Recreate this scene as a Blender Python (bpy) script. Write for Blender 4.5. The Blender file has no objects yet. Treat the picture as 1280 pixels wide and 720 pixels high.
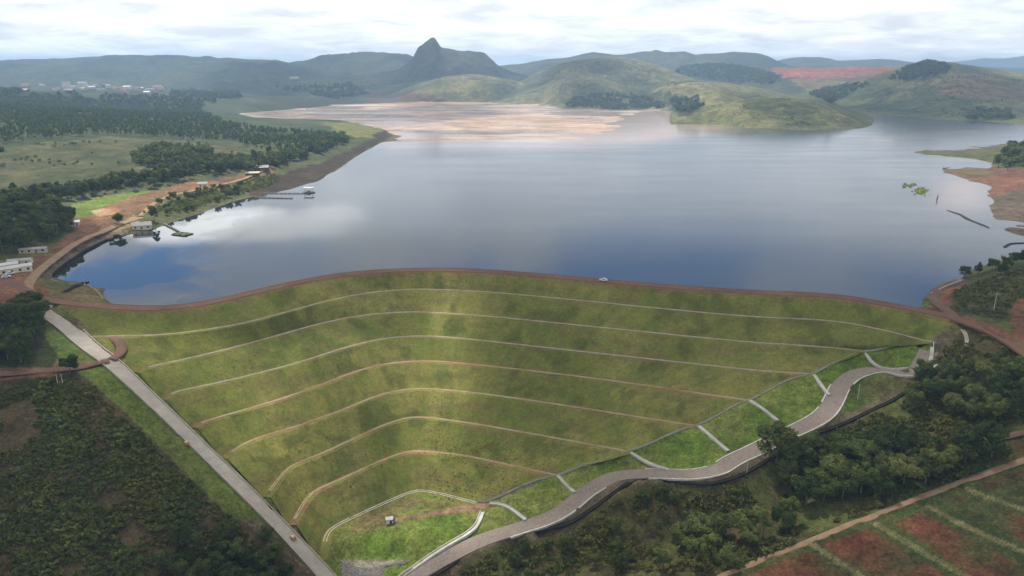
import bpy, bmesh, math, random
import numpy as np
from mathutils import Vector, Matrix
from mathutils.geometry import delaunay_2d_cdt
from mathutils.bvhtree import BVHTree
random.seed(7); RNG = np.random.RandomState(7)
SC = bpy.context.scene; COL = SC.collection
# ------------------------------------------------------------------ camera model (a drone 118 m above the water)
F = 914.0; HC = 118.0; TH = math.radians(16.7); CT, ST = math.cos(TH), math.sin(TH)
def P(px, py, z):
    u = (px-640)/F; v = (py-360)/F
    t = (HC-z)/(ST+v*CT)
    return (u*t, (CT-v*ST)*t, z)
def PD(px, py, Y):
    u = (px-640)/F; v = (py-360)/F
    t = Y/(CT-v*ST)
    return (u*t, Y, HC-(ST+v*CT)*t)
def proj(x, y, z):
    d = y*CT-(z-HC)*ST
    d = np.maximum(d, 1e-3)
    return 640+F*x/d, 360-F*((z-HC)*CT+y*ST)/d
# ------------------------------------------------------------------ noise
def _h(ix, iy, s):
    n = (ix.astype(np.int64)*374761393+iy.astype(np.int64)*668265263+s*1442695041) & 0xffffffff
    n = ((n ^ (n >> 13))*1274126177) & 0xffffffff
    n = n ^ (n >> 16)
    return (n & 0xffff)/65535.0
def vnoise(x, y, s=0):
    ix = np.floor(x); iy = np.floor(y); fx = x-ix; fy = y-iy
    fx = fx*fx*(3-2*fx); fy = fy*fy*(3-2*fy)
    a = _h(ix, iy, s); b = _h(ix+1, iy, s); c = _h(ix, iy+1, s); d = _h(ix+1, iy+1, s)
    return (a+(b-a)*fx)*(1-fy)+(c+(d-c)*fx)*fy
def fbm(x, y, sc, oc=4, s=0):
    x = np.asarray(x, float)/sc; y = np.asarray(y, float)/sc
    r = 0; a = .5; t = 0
    for i in range(oc):
        r = r+a*vnoise(x+17.3*i, y-9.1*i, s+i); t += a; a *= .5
        x, y = (x*1.6-y*1.2), (x*1.2+y*1.6)
    return r/t
def ridged(x, y, sc, oc=4, s=0):
    x = np.asarray(x, float)/sc; y = np.asarray(y, float)/sc
    r = 0; a = .5; t = 0
    for i in range(oc):
        r = r+a*(1-np.abs(2*vnoise(x, y, s+i)-1)); t += a; a *= .5
        x, y = (x*1.6-y*1.2), (x*1.2+y*1.6)
    return r/t
def smooth(a, b, x):
    t = np.clip((x-a)/(b-a), 0, 1); return t*t*(3-2*t)
def inpoly(px, py, poly):
    r = np.zeros(np.shape(px), bool); n = len(poly)
    for i in range(n):
        x1, y1 = poly[i]; x2, y2 = poly[(i+1) % n]
        if y1 == y2: continue
        c = ((y1 > py) != (y2 > py)) & (px < (x2-x1)*(py-y1)/(y2-y1)+x1)
        r ^= c
    return r
# ------------------------------------------------------------------ tagging helpers
def tag(o, label=None, cat=None, group=None, kind=None):
    if label: o['label'] = label
    if cat: o['category'] = cat
    if group: o['group'] = group
    if kind: o['kind'] = kind
    return o
def empty(name, loc, rz=0, label=None, cat=None, group=None):
    o = bpy.data.objects.new(name, None); COL.objects.link(o)
    o.location = loc; o.rotation_euler = (0, 0, rz); o.empty_display_size = .5
    return tag(o, label, cat, group)
def meshobj(name, verts, faces, mat, parent=None, smooth_=False):
    me = bpy.data.meshes.new(name); me.from_pydata([tuple(v) for v in verts], [], faces); me.update()
    if mat: me.materials.append(mat)
    if smooth_: me.polygons.foreach_set('use_smooth', [True]*len(me.polygons))
    o = bpy.data.objects.new(name, me); COL.objects.link(o)
    if parent: o.parent = parent
    return o
def npmesh(name, V, Q, mat, cols=None, smooth_=True, parent=None, colname='Col', domain='POINT'):
    """V (n,3), Q (m,k) -> object"""
    me = bpy.data.meshes.new(name); V = np.asarray(V, np.float32); Q = np.asarray(Q, np.int32)
    m, k = Q.shape
    me.vertices.add(len(V)); me.vertices.foreach_set('co', V.ravel())
    me.loops.add(m*k); me.loops.foreach_set('vertex_index', Q.ravel())
    me.polygons.add(m); me.polygons.foreach_set('loop_start', np.arange(0, m*k, k, dtype=np.int32))
    me.polygons.foreach_set('loop_total', np.full(m, k, np.int32))
    me.update(calc_edges=True); me.validate()
    me.polygons.foreach_set('use_smooth', np.full(m, smooth_, bool))
    if cols is not None:
        a = me.color_attributes.new(colname, 'FLOAT_COLOR', domain)
        c = np.ones((len(cols), 4), np.float32); c[:, :3] = cols
        a.data.foreach_set('color', c.ravel())
    if mat: me.materials.append(mat)
    o = bpy.data.objects.new(name, me); COL.objects.link(o)
    if parent: o.parent = parent
    return o
class MB:
    def __init__(s): s.v = []; s.f = []
    def box(s, cx, cy, z0, sx, sy, sz, rz=0, taper=1.0):
        b = len(s.v); c, n = math.cos(rz), math.sin(rz)
        for k, (zz, t) in enumerate(((z0, 1), (z0+sz, taper))):
            for dx, dy in ((-1, -1), (1, -1), (1, 1), (-1, 1)):
                x = dx*sx/2*t; y = dy*sy/2*t
                s.v.append((cx+x*c-y*n, cy+x*n+y*c, zz))
        s.f += [(b, b+3, b+2, b+1), (b+4, b+5, b+6, b+7)]+[(b+i, b+(i+1) % 4, b+4+(i+1) % 4, b+4+i) for i in range(4)]
        return s
    def tube(s, a, b_, r0, r1, n=7):
        a = Vector(a); b_ = Vector(b_); d = (b_-a).normalized()
        q = d.to_track_quat('Z', 'Y'); b = len(s.v)
        for p, r in ((a, r0), (b_, r1)):
            for i in range(n):
                t = 2*math.pi*i/n; s.v.append(tuple(p+q @ Vector((r*math.cos(t), r*math.sin(t), 0))))
        s.f += [(b+i, b+(i+1) % n, b+n+(i+1) % n, b+n+i) for i in range(n)]
        s.f += [tuple(b+n-1-i for i in range(n)), tuple(b+n+i for i in range(n))]
        return s
    def gable(s, sx, sy, z0, h, over=.4, th=.18):
        """pitched roof slab along x"""
        b = len(s.v); X = sx/2+over; Y = sy/2+over; d = over*h/(sy/2)
        for x in (-X, X):
            s.v += [(x, -Y, z0-d), (x, 0, z0+h), (x, Y, z0-d), (x, Y, z0-d+th), (x, 0, z0+h+th), (x, -Y, z0-d+th)]
        s.f += [(b, b+1, b+2, b+3, b+4, b+5), (b+11, b+10, b+9, b+8, b+7, b+6)]
        s.f += [(b+(i+1) % 6, b+i, b+6+i, b+6+(i+1) % 6) for i in range(6)]
        return s
    def add(s, vs, fs):
        b = len(s.v); s.v += [tuple(v) for v in vs]; s.f += [tuple(b+i for i in f) for f in fs]; return s
    def build(s, name, mat, parent=None, sm=False): return meshobj(name, s.v, s.f, mat, parent, sm)
# ------------------------------------------------------------------ materials
def newmat(name):
    m = bpy.data.materials.new(name); m.use_nodes = True
    nt = m.node_tree; b = nt.nodes['Principled BSDF']; return m, nt, b
def N(nt, typ, **kw):
    n = nt.nodes.new(typ)
    for k, v in kw.items():
        if k in n.inputs: n.inputs[k].default_value = v
        else: setattr(n, k, v)
    return n
def noise_fac(nt, coord, scale, detail=4, rough=.55, lo=.35, hi=.65, dist=0):
    n = N(nt, 'ShaderNodeTexNoise'); n.inputs['Scale'].default_value = scale; n.inputs['Detail'].default_value = detail
    n.inputs['Roughness'].default_value = rough; n.inputs['Distortion'].default_value = dist
    nt.links.new(coord, n.inputs['Vector'])
    r = N(nt, 'ShaderNodeMapRange'); r.inputs['From Min'].default_value = lo; r.inputs['From Max'].default_value = hi
    nt.links.new(n.outputs['Fac'], r.inputs['Value']); return r.outputs['Result'], n.outputs['Fac']
def mixc(nt, fac, a, b, mode='MIX'):
    m = N(nt, 'ShaderNodeMix', data_type='RGBA', blend_type=mode)
    for s, v in ((0, fac), (6, a), (7, b)):
        if isinstance(v, (int, float)): m.inputs[s].default_value = v
        elif isinstance(v, tuple): m.inputs[s].default_value = (*v, 1) if len(v) == 3 else v
        else: nt.links.new(v, m.inputs[s])
    return m.outputs[2]
def plain(name, c, rough=.8, var=.25, scale=1.5, bump=0, c2=None, metal=0, spec=.3, scale2=None):
    m, nt, b = newmat(name); g = N(nt, 'ShaderNodeNewGeometry').outputs['Position']
    f, raw = noise_fac(nt, g, scale)
    c2 = c2 or tuple(x*(1-var) for x in c)
    o = mixc(nt, f, c, c2)
    f2, _ = noise_fac(nt, g, scale*6 if scale2 is None else scale2, 3)
    k = mixc(nt, f2, (1, 1, 1), (1-var*.6,)*3)
    o = mixc(nt, 1.0, o, k, 'MULTIPLY')
    nt.links.new(o, b.inputs['Base Color'])
    b.inputs['Roughness'].default_value = rough; b.inputs['Metallic'].default_value = metal
    b.inputs['Specular IOR Level'].default_value = spec
    if bump:
        bp = N(nt, 'ShaderNodeBump'); bp.inputs['Strength'].default_value = .6; bp.inputs['Distance'].default_value = bump
        nt.links.new(raw, bp.inputs['Height']); nt.links.new(bp.outputs[0], b.inputs['Normal'])
    return m
def ground_mat(name, bump=.35, fine=(.9, .28, .06), amt=(.5, .35, .3)):
    """albedo from the 'Col' attribute, broken up by three sizes of noise"""
    m, nt, b = newmat(name); g = N(nt, 'ShaderNodeNewGeometry').outputs['Position']
    at = N(nt, 'ShaderNodeAttribute', attribute_name='Col'); o = at.outputs['Color']
    hs = None
    for sc, a in zip(fine, amt):
        f, raw = noise_fac(nt, g, sc, 5, .65, .3, .7)
        o = mixc(nt, 1.0, o, mixc(nt, f, (1-a,)*3, (1+a, 1+a*.95, 1+a*.7)), 'MULTIPLY')
        hs = hs or raw
    nt.links.new(o, b.inputs['Base Color']); b.inputs['Roughness'].default_value = .95
    b.inputs['Specular IOR Level'].default_value = .1
    bp = N(nt, 'ShaderNodeBump'); bp.inputs['Strength'].default_value = .8; bp.inputs['Distance'].default_value = bump
    nt.links.new(hs, bp.inputs['Height']); nt.links.new(bp.outputs[0], b.inputs['Normal'])
    return m
M = {}
M['ground'] = ground_mat('ground_soil_and_grass', .5, (.9, .28, .06), (.5, .4, .35))
M['hill'] = ground_mat('hill_pasture', 4.0, (.045, .016, .13), (.5, .38, .5))
M['face'] = ground_mat('dam_turf', .3, (.55, .11, 2.2), (.22, .16, .3))
M['beach'] = ground_mat('tailings_mud', .1, (.02, .007, .1), (.3, .3, .2))
M['conc'] = plain('weathered_concrete', (.55, .51, .42), .85, .3, .25, .03, (.40, .35, .26), scale2=2.5)
M['dconc'] = plain('dirty_concrete', (.60, .52, .37), .9, .25, .07, .02, (.42, .27, .15), scale2=1.2)
M['wconc'] = plain('pale_concrete', (.62, .61, .56), .8, .2, .3, .02, (.45, .43, .36))
M['gconc'] = plain('grey_green_concrete', (.46, .47, .37), .9, .3, .3, .02, (.34, .35, .25))
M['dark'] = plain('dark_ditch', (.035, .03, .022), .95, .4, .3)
M['red'] = plain('red_dirt', (.145, .08, .055), .95, .35, .12, .05, (.20, .12, .08), scale2=.9)
M['redg'] = plain('crest_dirt', (.20, .115, .07), .95, .3, .05, .05, (.15, .08, .05), scale2=.6)
M['tan'] = plain('tan_dirt', (.36, .25, .15), .95, .3, .3, .05, (.27, .17, .1))
M['white'] = plain('white_paint', (.75, .75, .73), .5, .08, .5)
M['orange'] = plain('orange_soil_plaster', (.55, .27, .10), .8, .3, .6)
M['rock'] = plain('riprap_rock', (.30, .28, .26), .9, .6, .9, .2, (.15, .13, .115), scale2=3)
M['wood'] = plain('grey_timber', (.24, .21, .17), .9, .4, .8)
M['bark'] = plain('pale_bark', (.26, .23, .18), .9, .5, 1.2)
M['steel'] = plain('galvanised_steel', (.35, .36, .36), .5, .2, 1, metal=.4)
M['tile'] = plain('clay_tile', (.38, .17, .10), .85, .3, .8)
M['roofgrey'] = plain('fibre_cement_sheet', (.42, .42, .41), .8, .3, .4)
M['roofwhite'] = plain('white_metal_sheet', (.58, .58, .56), .5, .15, .3)
M['roofyel'] = plain('straw_sheet', (.62, .55, .33), .8, .2, .4)
M['plaster'] = plain('cream_plaster', (.8, .72, .55), .85, .15, .2)
M['plaster2'] = plain('pink_plaster', (.7, .54, .46), .85, .2, .2)
M['brick'] = plain('brown_brick', (.2, .13, .1), .9, .3, .6)
M['glass'] = plain('dark_glass', (.03, .035, .04), .15, .1, 1, spec=.6)
M['tyre'] = plain('rubber', (.02, .02, .02), .9, .1, 3)
M['green'] = plain('green_net', (.12, .2, .07), .9, .4, 1)
# cobbled road: brownish grey setts
def cobble():
    m, nt, b = newmat('stone_setts'); g = N(nt, 'ShaderNodeNewGeometry').outputs['Position']
    v = N(nt, 'ShaderNodeTexVoronoi'); v.inputs['Scale'].default_value = 3.2; nt.links.new(g, v.inputs['Vector'])
    f, _ = noise_fac(nt, g, .12, 4); f2, _ = noise_fac(nt, g, 1.1, 4)
    o = mixc(nt, f, (.235, .185, .155), (.16, .13, .115)); o = mixc(nt, f2, o, (.26, .21, .17)); 
    o = mixc(nt, .35, o, v.outputs['Color'], 'SOFT_LIGHT')
    nt.links.new(o, b.inputs['Base Color']); b.inputs['Roughness'].default_value = .9
    return m
M['cobble'] = cobble()
def chute_mat():
    """concrete slabs: cast joints across the chute every few metres and water stains"""
    m, nt, b = newmat('slab_concrete'); uv = N(nt, 'ShaderNodeAttribute', attribute_name='along').outputs['Fac']
    g = N(nt, 'ShaderNodeNewGeometry').outputs['Position']
    a = N(nt, 'ShaderNodeMath', operation='MODULO'); nt.links.new(uv, a.inputs[0]); a.inputs[1].default_value = 5.0
    l = N(nt, 'ShaderNodeMath', operation='LESS_THAN'); nt.links.new(a.outputs[0], l.inputs[0]); l.inputs[1].default_value = .35
    f, _ = noise_fac(nt, g, .16, 6, .7); f2, _ = noise_fac(nt, g, 2, 4)
    o = mixc(nt, f, (.44, .39, .33), (.24, .20, .16)); o = mixc(nt, f2, o, (.34, .31, .27))
    lf = N(nt, 'ShaderNodeMath', operation='MULTIPLY'); nt.links.new(l.outputs[0], lf.inputs[0]); lf.inputs[1].default_value = .22
    o = mixc(nt, lf.outputs[0], o, (.17, .15, .12))
    nt.links.new(o, b.inputs['Base Color']); b.inputs['Roughness'].default_value = .9
    return m
M['chute'] = chute_mat()
def leafmat(name, c1, c2):
    m, nt, b = newmat(name); oi = N(nt, 'ShaderNodeObjectInfo')
    at = N(nt, 'ShaderNodeAttribute', attribute_name='Tint')
    o = mixc(nt, oi.outputs['Random'], c1, c2)
    o = mixc(nt, 1.0, o, at.outputs['Color'], 'MULTIPLY')
    nt.links.new(o, b.inputs['Base Color']); b.inputs['Roughness'].default_value = .75
    b.inputs['Specular IOR Level'].default_value = .15
    tr = N(nt, 'ShaderNodeBsdfTranslucent'); nt.links.new(o, tr.inputs['Color'])
    mx = N(nt, 'ShaderNodeMixShader'); mx.inputs[0].default_value = .3
    nt.links.new(b.outputs[0], mx.inputs[1]); nt.links.new(tr.outputs[0], mx.inputs[2])
    nt.links.new(mx.outputs[0], nt.nodes['Material Output'].inputs['Surface'])
    return m
M['leafd'] = leafmat('dark_foliage', (.045, .075, .018), (.12, .15, .04))
M['leafm'] = leafmat('mid_foliage', (.085, .13, .03), (.20, .22, .06))
M['leafe'] = leafmat('eucalyptus_foliage', (.065, .098, .036), (.105, .135, .052))
M['leafs'] = leafmat('scrub_foliage', (.115, .125, .04), (.115, .125, .04))
# ================================================================== DAM LEVEL LINES
LEV = [
 (4, [(72,381),(100,384),(160,389),(220,388),(280,378),(340,363),(400,350),(460,342),(535,339),(600,341),(680,347),(750,354),(850,362),(950,369),(1040,372),(1100,382),(1150,391),(1195,401)], 535),
 (-4, [(104,420),(130,419),(200,418),(250,412),(300,404),(350,391),(400,377),(450,366),(500,361),(535,360.5),(600,363),(680,370),(760,378),(850,387),(940,395),(1040,399),(1100,410),(1165,427)], 535),
 (-12, [(157,470),(180,458),(240,446),(300,431),(350,417),(400,403),(450,393),(500,389),(535,389),(600,393),(680,401),(760,409),(850,418),(940,427),(1000,430),(1078,437)], 535),
 (-20, [(193,505),(212,489),(260,480),(320,466),(380,450),(430,433),(480,421),(535,418),(600,424),(700,435),(800,446),(900,457),(960,463),(1015,466)], 535),
 (-28, [(230,541),(245,528),(290,515),(340,501),(400,480),(440,464),(480,453),(535,449),(600,455),(700,466),(800,479),(880,491),(937,499)], 535),
 (-36, [(268,578),(285,565),(310,549),(370,532),(430,510),(470,493),(500,486),(535,484),(600,490),(700,504),(800,520),(873,531)], 535),
 (-44, [(327,622),(345,597),(362,580),(400,566),(440,547),(480,529),(510,520),(535,520),(600,529),(680,543),(740,554),(788,563)], 535),
 (-52, [(360,655),(378,625),(390,612),(430,595),(470,576),(505,563),(530,562),(580,567),(640,580),(697,592)], 530),
 (-61, [(399,708),(400,688),(404,667),(416,656),(450,640),(490,622),(515,612),(530,611),(560,617),(597,627)], 530),
]
def chaikin(p, n=2):
    p = [np.array(q, float) for q in p]
    for _ in range(n):
        r = [p[0]]
        for a, b in zip(p[:-1], p[1:]): r += [a*.75+b*.25, a*.25+b*.75]
        r.append(p[-1]); p = r
    return np.array(p)
def resample(p, n):
    p = np.asarray(p, float); d = np.r_[0, np.cumsum(np.linalg.norm(np.diff(p[:, :2], axis=0), axis=1))]
    t = np.linspace(0, d[-1], n); return np.stack([np.interp(t, d, p[:, k]) for k in range(p.shape[1])], 1)
def step_resample(p, st):
    p = np.asarray(p, float); L = np.linalg.norm(np.diff(p[:, :2], axis=0), axis=1).sum()
    return resample(p, max(2, int(L/st)+1))
def line_normals(p):
    t = np.gradient(p[:, :2], axis=0); t /= np.linalg.norm(t, axis=1)[:, None]+1e-9
    return np.stack([-t[:, 1], t[:, 0]], 1)
NL, NR = 130, 190
LINES = []
CHUTE = [(42,376,3),(60,390,1.5),(85,408,-1.5),(100,423,-4),(118,438,-6.5),(138,452,-9),(165,477,-13.8),(198,508,-21),(235,544,-29),(273,581,-37),(312,619,-42.6),(350,658,-51.4),(380,690,-57.6),(404,716,-62),(432,748,-67)]
chute_w = chaikin([P(*q) for q in CHUTE], 2)
WV = [1.4, 1.35, 1.15, 1.0, .86, .8, .8, .8, .8]
def cut_left(L):
    """start a contour right at the outer face of the chute wall"""
    c = step_resample(chute_w, 1.0); m = len(c); t = np.gradient(c[:, :2], axis=0); t /= np.linalg.norm(t, axis=1)[:, None]
    def sd_(p):
        k = np.argmin(np.hypot(c[:, 0]-p[0], c[:, 1]-p[1])); d = p[:2]-c[k, :2]
        s_ = t[k, 0]*d[1]-t[k, 1]*d[0]            # >0 = left of travel = dam side
        return s_-3.7*np.interp(k/m, np.linspace(0, 1, len(WV)), WV)
    L = step_resample(L, .5); sdv = np.array([sd_(p) for p in L[:160]])
    bad = np.where(sdv < 0)[0]; i = (bad.max()+1) if len(bad) else 0
    return L[i:]
for z, pts, cx in LEV:
    w = [P(x, y, z) for x, y in pts]; w = [np.array(w[0])*3-np.array(w[1])*2 if False else w[0]]+w[1:]; ci = [i for i, q in enumerate(pts) if q[0] == cx][0]
    w = chaikin(w, 3)
    e = w[0]-(w[6]-w[0])/np.linalg.norm(w[6]-w[0])*6; w = cut_left(np.vstack([e, w]))
    # split at the world x of the corner
    k = int(np.argmin(np.abs(w[:, 0]-P(*pts[ci], z)[0])))
    a = resample(w[:k+1], NL+1); b = resample(w[k:], NR+1)
    LINES.append(np.vstack([a, b[1:]]))
BEN = 3.6
ROWS = []                      # list of (line, t) rows of the dam body from the upstream toe down to the downstream toe
c0 = LINES[0]; nrm = line_normals(c0)          # left normal of a left-to-right line = upstream (+y)
up1 = c0.copy(); up1[:, :2] += nrm*8.5
tw_ = np.minimum(smooth(0, 26, np.arange(len(c0))), smooth(0, 40, len(c0)-1-np.arange(len(c0))))
up2 = up1.copy(); up2[:, :2] += nrm*(1+19*tw_)[:, None]; up2[:, 2] = 3.4-8.4*tw_
ROWS += [up2, up1]
for i, L in enumerate(LINES):
    ROWS.append(L)
    if 0 < i < len(LINES):
        o = L.copy(); o[:, :2] -= line_normals(L)*BEN; o[:, 2] -= .15
        k_ = NL+1; a_ = cut_left(o[:k_]); o = np.vstack([resample(a_, k_), o[k_:]]); ROWS.append(o)
# ================================================================== CHUTE, ROADS (world polylines)
ROAD = [(470,750,-68),(500,730,-67),(540,706,-66),(600,675,-63.5),(650,660,-60.5),(690,647,-57.5),(715,630,-55),(728,618,-53.5),(746,606,-52),(767,595,-50.5),(800,592,-48),(830,592.5,-46),(867,594,-43),(900,587,-40),(914,576,-38),(950,560,-34),(978,545,-31),(1000,536,-28.5),(1030,520,-26),(1042,502,-24),(1050,482,-21),(1066,468,-19),(1091,462,-17.5),(1115,463,-15.5),(1132,468,-14),(1146,465,-12),(1155,452,-10),(1161,438,-7)]
road_w = chaikin([P(*q) for q in ROAD], 2)
# ================================================================== TIN CONTROL POINTS
pts = []
def addpoly(w, st=5):
    for q in step_resample(w, st): pts.append(tuple(q))
for r in ROWS: 
    for q in r[::5]: pts.append(tuple(q))
def offs(w, d, dz=0):
    w = np.asarray(w); n = line_normals(w); o = w.copy(); o[:, :2] += n*d; o[:, 2] += dz; return o
dit = [(535,728,-68),(552,717,-67),(575,700,-66),(597,684,-65),(650,672,-62.5),(705,662,-59.8),(740,638,-56.3),(786,604,-51),(812,600.5,-48.6),(850,605,-45.8),(880,608,-43.8),(917,599,-40.8),(950,582,-37),(985,561,-33.5),(1030,541,-29.5),(1085,517,-25.5),(1139,491,-19.5),(1165,478,-13)]
dit_w = chaikin([P(*q) for q in dit], 2)
for q in step_resample(dit_w, 4): pts.append(tuple(q))
cs = step_resample(chute_w, 4)
for d in (-5, 0): pts += [tuple(q) for q in offs(cs, d)]
rs = step_resample(road_w, 4)
for d in (-4.2, 0, 4.2): pts += [tuple(q) for q in offs(rs, d)]
SHORE_L = [(52,352),(60,342),(75,330),(100,312),(130,298),(160,292),(190,288),(215,277),(240,270),(262,263),(290,252),(310,247),(345,241),(365,236),(385,227),(405,227),(415,214),(440,198),(465,182),(487,169)]
SHORE_R = [(1157,386),(1156,372),(1172,362),(1200,352),(1215,337),(1255,326),(1280,314),(1330,306),(1420,300)]
SHORE_R2 = [(1420,306),(1300,300),(1280,296),(1258,288),(1243,276),(1239,262),(1247,250),(1245,240),(1232,230),(1205,222),(1185,216),(1178,211),(1200,209),(1230,210),(1244,207)]
SHORE_R3 = [(1244,204),(1215,198),(1180,196),(1140,192),(1170,189),(1200,188),(1240,182),(1280,176),(1400,168)]
for S in (SHORE_L, SHORE_R, SHORE_R2, SHORE_R3): addpoly(np.array([P(x, y, 0) for x, y in S]), 7)
def C(*a):
    for q in a: pts.append(P(*q))
# left land
addpoly(np.array([P(x, y, 4.5) for x, y in [(44,356),(50,340),(66,325),(92,306),(120,291),(150,280),(180,273),(205,262),(240,250),(285,236),(320,224),(360,216),(400,205),(430,190),(460,175),(478,165)]]), 8)
C((0,352,5),(25,362,4.2),(-80,372,5),(0,378,4),(30,374,4),(-150,340,7),(0,325,6),(0,300,8),(60,290,8),(100,268,8),(100,250,9),(200,235,10),(240,226,11),(300,214,12),(330,207,12),(400,192,12),(440,176,10),
  (0,250,15),(0,200,25),(100,215,20),(200,205,18),(300,190,20),(380,180,18),(425,160,10),(200,175,25),(100,175,32),(0,172,38),(-200,300,12),(-200,200,30),(-250,150,50),
  (0,140,45),(0,122,50),(0,112,50),(100,114,48),(200,117,42),(100,140,42),(200,145,30),(240,143,12),(250,128,25),(300,122,18),(350,126,6),(420,123,6),(480,122,5),(-200,112,50),
  (60,400,2),(20,410,1),(0,440,-3),(-100,440,0),(100,458,-8.5),(50,463,-7.5),(0,468,-7),(-150,480,-4),(0,600,-25),(0,720,-38),(150,600,-30),(80,530,-17),(150,520,-19),(250,650,-43),(200,720,-49),(310,700,-55),(-200,600,-15),(-200,720,-25),
  (0,900,-45),(200,900,-60),(400,900,-74),(620,900,-74),(900,900,-60),(1280,900,-40),(-400,900,-30),(1700,900,-30),(-600,600,-5),(-600,400,8),(-600,250,25),(1900,300,30),(1900,400,25),(1800,600,0),
  (60,365,2.5),(85,368,2.2),(115,371,1.8),(100,360,1.2),(85,353,.4),(122,362,.5),(127,374,.4))
# spit by the spillway
C((66,352,.2),(100,357,.3),(118,362,.2),(127,372,.2),(112,380,3))
# toe platform
C((480,656,-61),(560,640,-61),(450,665,-61),(530,660,-61.3),(430,676,-62),(500,674,-62),(560,662,-62.3),(440,699,-67),(500,694,-67),(424,708,-66.5),(500,712,-67.5),(465,712,-70),(455,704,-69),(590,640,-61),(600,655,-62))
# right side downstream
C((640,690,-67),(760,690,-64),(600,720,-69),(700,720,-67),(790,628,-54),(850,625,-50),(950,605,-42),(960,660,-50),(880,660,-56),(1010,570,-36),(1100,550,-29),(1100,500,-22),(1075,490,-22.5),(1150,500,-19),(1180,470,-11),(1185,440,-6),(1210,430,-2),(1205,405,3),
  (1280,480,-4),(1280,560,-19),(1200,600,-28),(1100,640,-36),(1000,680,-44),(920,715,-50),(1100,715,-42),(1280,715,-34),(1280,640,-28),(1280,580,-22),(1450,560,-15),(1450,720,-25),(1400,450,4),(1000,600,-42),(1100,600,-34),
  (1280,440,4),(1280,400,8),(1250,420,6),(1230,400,7),(1180,385,4.5),(1165,375,4),(1185,362,5),(1225,370,9),(1260,350,10),(1230,350,7),(1280,335,12),(1280,355,13),(1400,330,18))
# right far shore
C((1152,387,4),(1163,384,4),(1170,391,4.2),(1185,396,4.5),(1175,380,4),(1200,385,5.5))
C((1275,285,3),(1262,262,3),(1280,240,6),(1262,240,4),(1250,225,2.5),(1220,215,1.2),(1200,213,.8),(1280,215,8),(1350,240,12),(1225,193,3),(1260,190,9),(1280,190,14),(1180,193,1.2),(1400,200,20),(1500,230,20))
# bed
for q in [(150,330),(200,310),(280,280),(250,330),(350,260),(420,230),(500,200),(600,190),(300,350),(400,310),(500,250),(640,230),(640,300),(800,200),(800,300),(900,180),(1000,180),(1100,175),(1000,230),(1100,240),(1200,260),(1210,285),(1150,300),(1230,300),(1000,300),(1100,340),(860,330),(1080,350),(1120,360),(110,340),(900,260),(1150,180),(1220,170)]: C((*q, -6))
C((1200,203,-4),(1220,204,-4),(1236,205,-3),(1180,204,-4),(1160,202,-4))
C((1215,235,-.6),(1230,250,-1),(1190,240,-1),(1280,168,-3),(1200,160,-4),(1241,204,-.8))
for q in [(480,160),(500,172),(600,172),(700,170),(740,165),(800,150),(820,140),(600,150),(700,145),(400,142),(300,142),(330,148),(430,150),(560,135),(650,135),(500,130),(420,132)]: C((*q, .25))
for q in [(870,170),(800,172),(860,160),(1000,172),(1080,168)]: C((*q, -3))
for q in [(700,127),(830,131),(640,127),(760,127)]: C((*q, -.2))
for Y in (3100, 5000, 9000, 14000):
    for s in np.linspace(-1.7, 1.7, 9): pts.append((s*Y, Y, 15))
for s in (-1.7, -1.2, 1.2, 1.7):
    for Y in (1000, 2000): pts.append((s*Y, Y, 30))
for X in (-150, -75, 0, 75, 150): pts.append((X, 20, -78 if abs(X) < 80 else -55))
pp = {}
for q in pts: pp[(round(q[0], 1), round(q[1], 1))] = q[2]
k2 = [Vector(k) for k in pp]; z2 = list(pp.values())
ov, oe, of, o1, _, _ = delaunay_2d_cdt(k2, [], [], 0, 1e-5)
zz = [z2[o[0]] if o else 0 for o in o1]
bvh = BVHTree.FromPolygons([(v[0], v[1], z) for v, z in zip(ov, zz)], [tuple(f) for f in of])
# ================================================================== FAN GRID HEIGHTFIELD
def geo(a, b, r): return list(np.exp(np.arange(math.log(a), math.log(b), r)))
YR = np.array(geo(40, 180, .02)+geo(180, 620, .0036)+geo(620, 3200, .0052)+geo(3200, 7000, .007)+geo(7000, 13500, .02))
SR = np.concatenate([np.linspace(-1.7, -.84, 40, endpoint=False), np.arange(-.84, .84, .0030), np.linspace(.84, 1.7, 40)])
S, Y = np.meshgrid(SR, YR); X = S*Y
Z = np.zeros_like(X); down = Vector((0, 0, -1))
xs = X.ravel(); ys = Y.ravel(); zf = np.zeros(len(xs)); rc = bvh.ray_cast
ymax = 3400
for i in range(len(xs)):
    if ys[i] > ymax: zf[i] = 15; continue
    h = rc(Vector((xs[i], ys[i], 1000)), down)[0]
    zf[i] = h.z if h else 15
Z = zf.reshape(X.shape)
# dam polygon (world)
dam_poly = [tuple(q[:2]) for q in ROWS[0]]+[tuple(q[-1][:2]) for q in ROWS[1:]]+[tuple(q[:2]) for q in ROWS[-1][::-1]]+[tuple(q[0][:2]) for q in ROWS[::-1]]
in_dam = inpoly(X, Y, dam_poly)
def blur(A, n):
    for _ in range(n):
        B = A.copy(); B[1:-1, 1:-1] = (A[1:-1, 1:-1]*2+A[:-2, 1:-1]+A[2:, 1:-1]+A[1:-1, :-2]+A[1:-1, 2:])/6; A = B
    return A
Zs = blur(Z, 10)
def dist_to(line, X, Y):
    d = np.full(X.shape, 1e9)
    for a, b in zip(line[:-1], line[1:]):
        ax, ay = a[:2]; bx, by = b[:2]; L = (bx-ax)**2+(by-ay)**2+1e-9
        t = np.clip(((X-ax)*(bx-ax)+(Y-ay)*(by-ay))/L, 0, 1)
        d = np.minimum(d, np.hypot(X-ax-t*(bx-ax), Y-ay-t*(by-ay)))
    return d
nearrow = YR < 700; ni = nearrow.sum()
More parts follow.
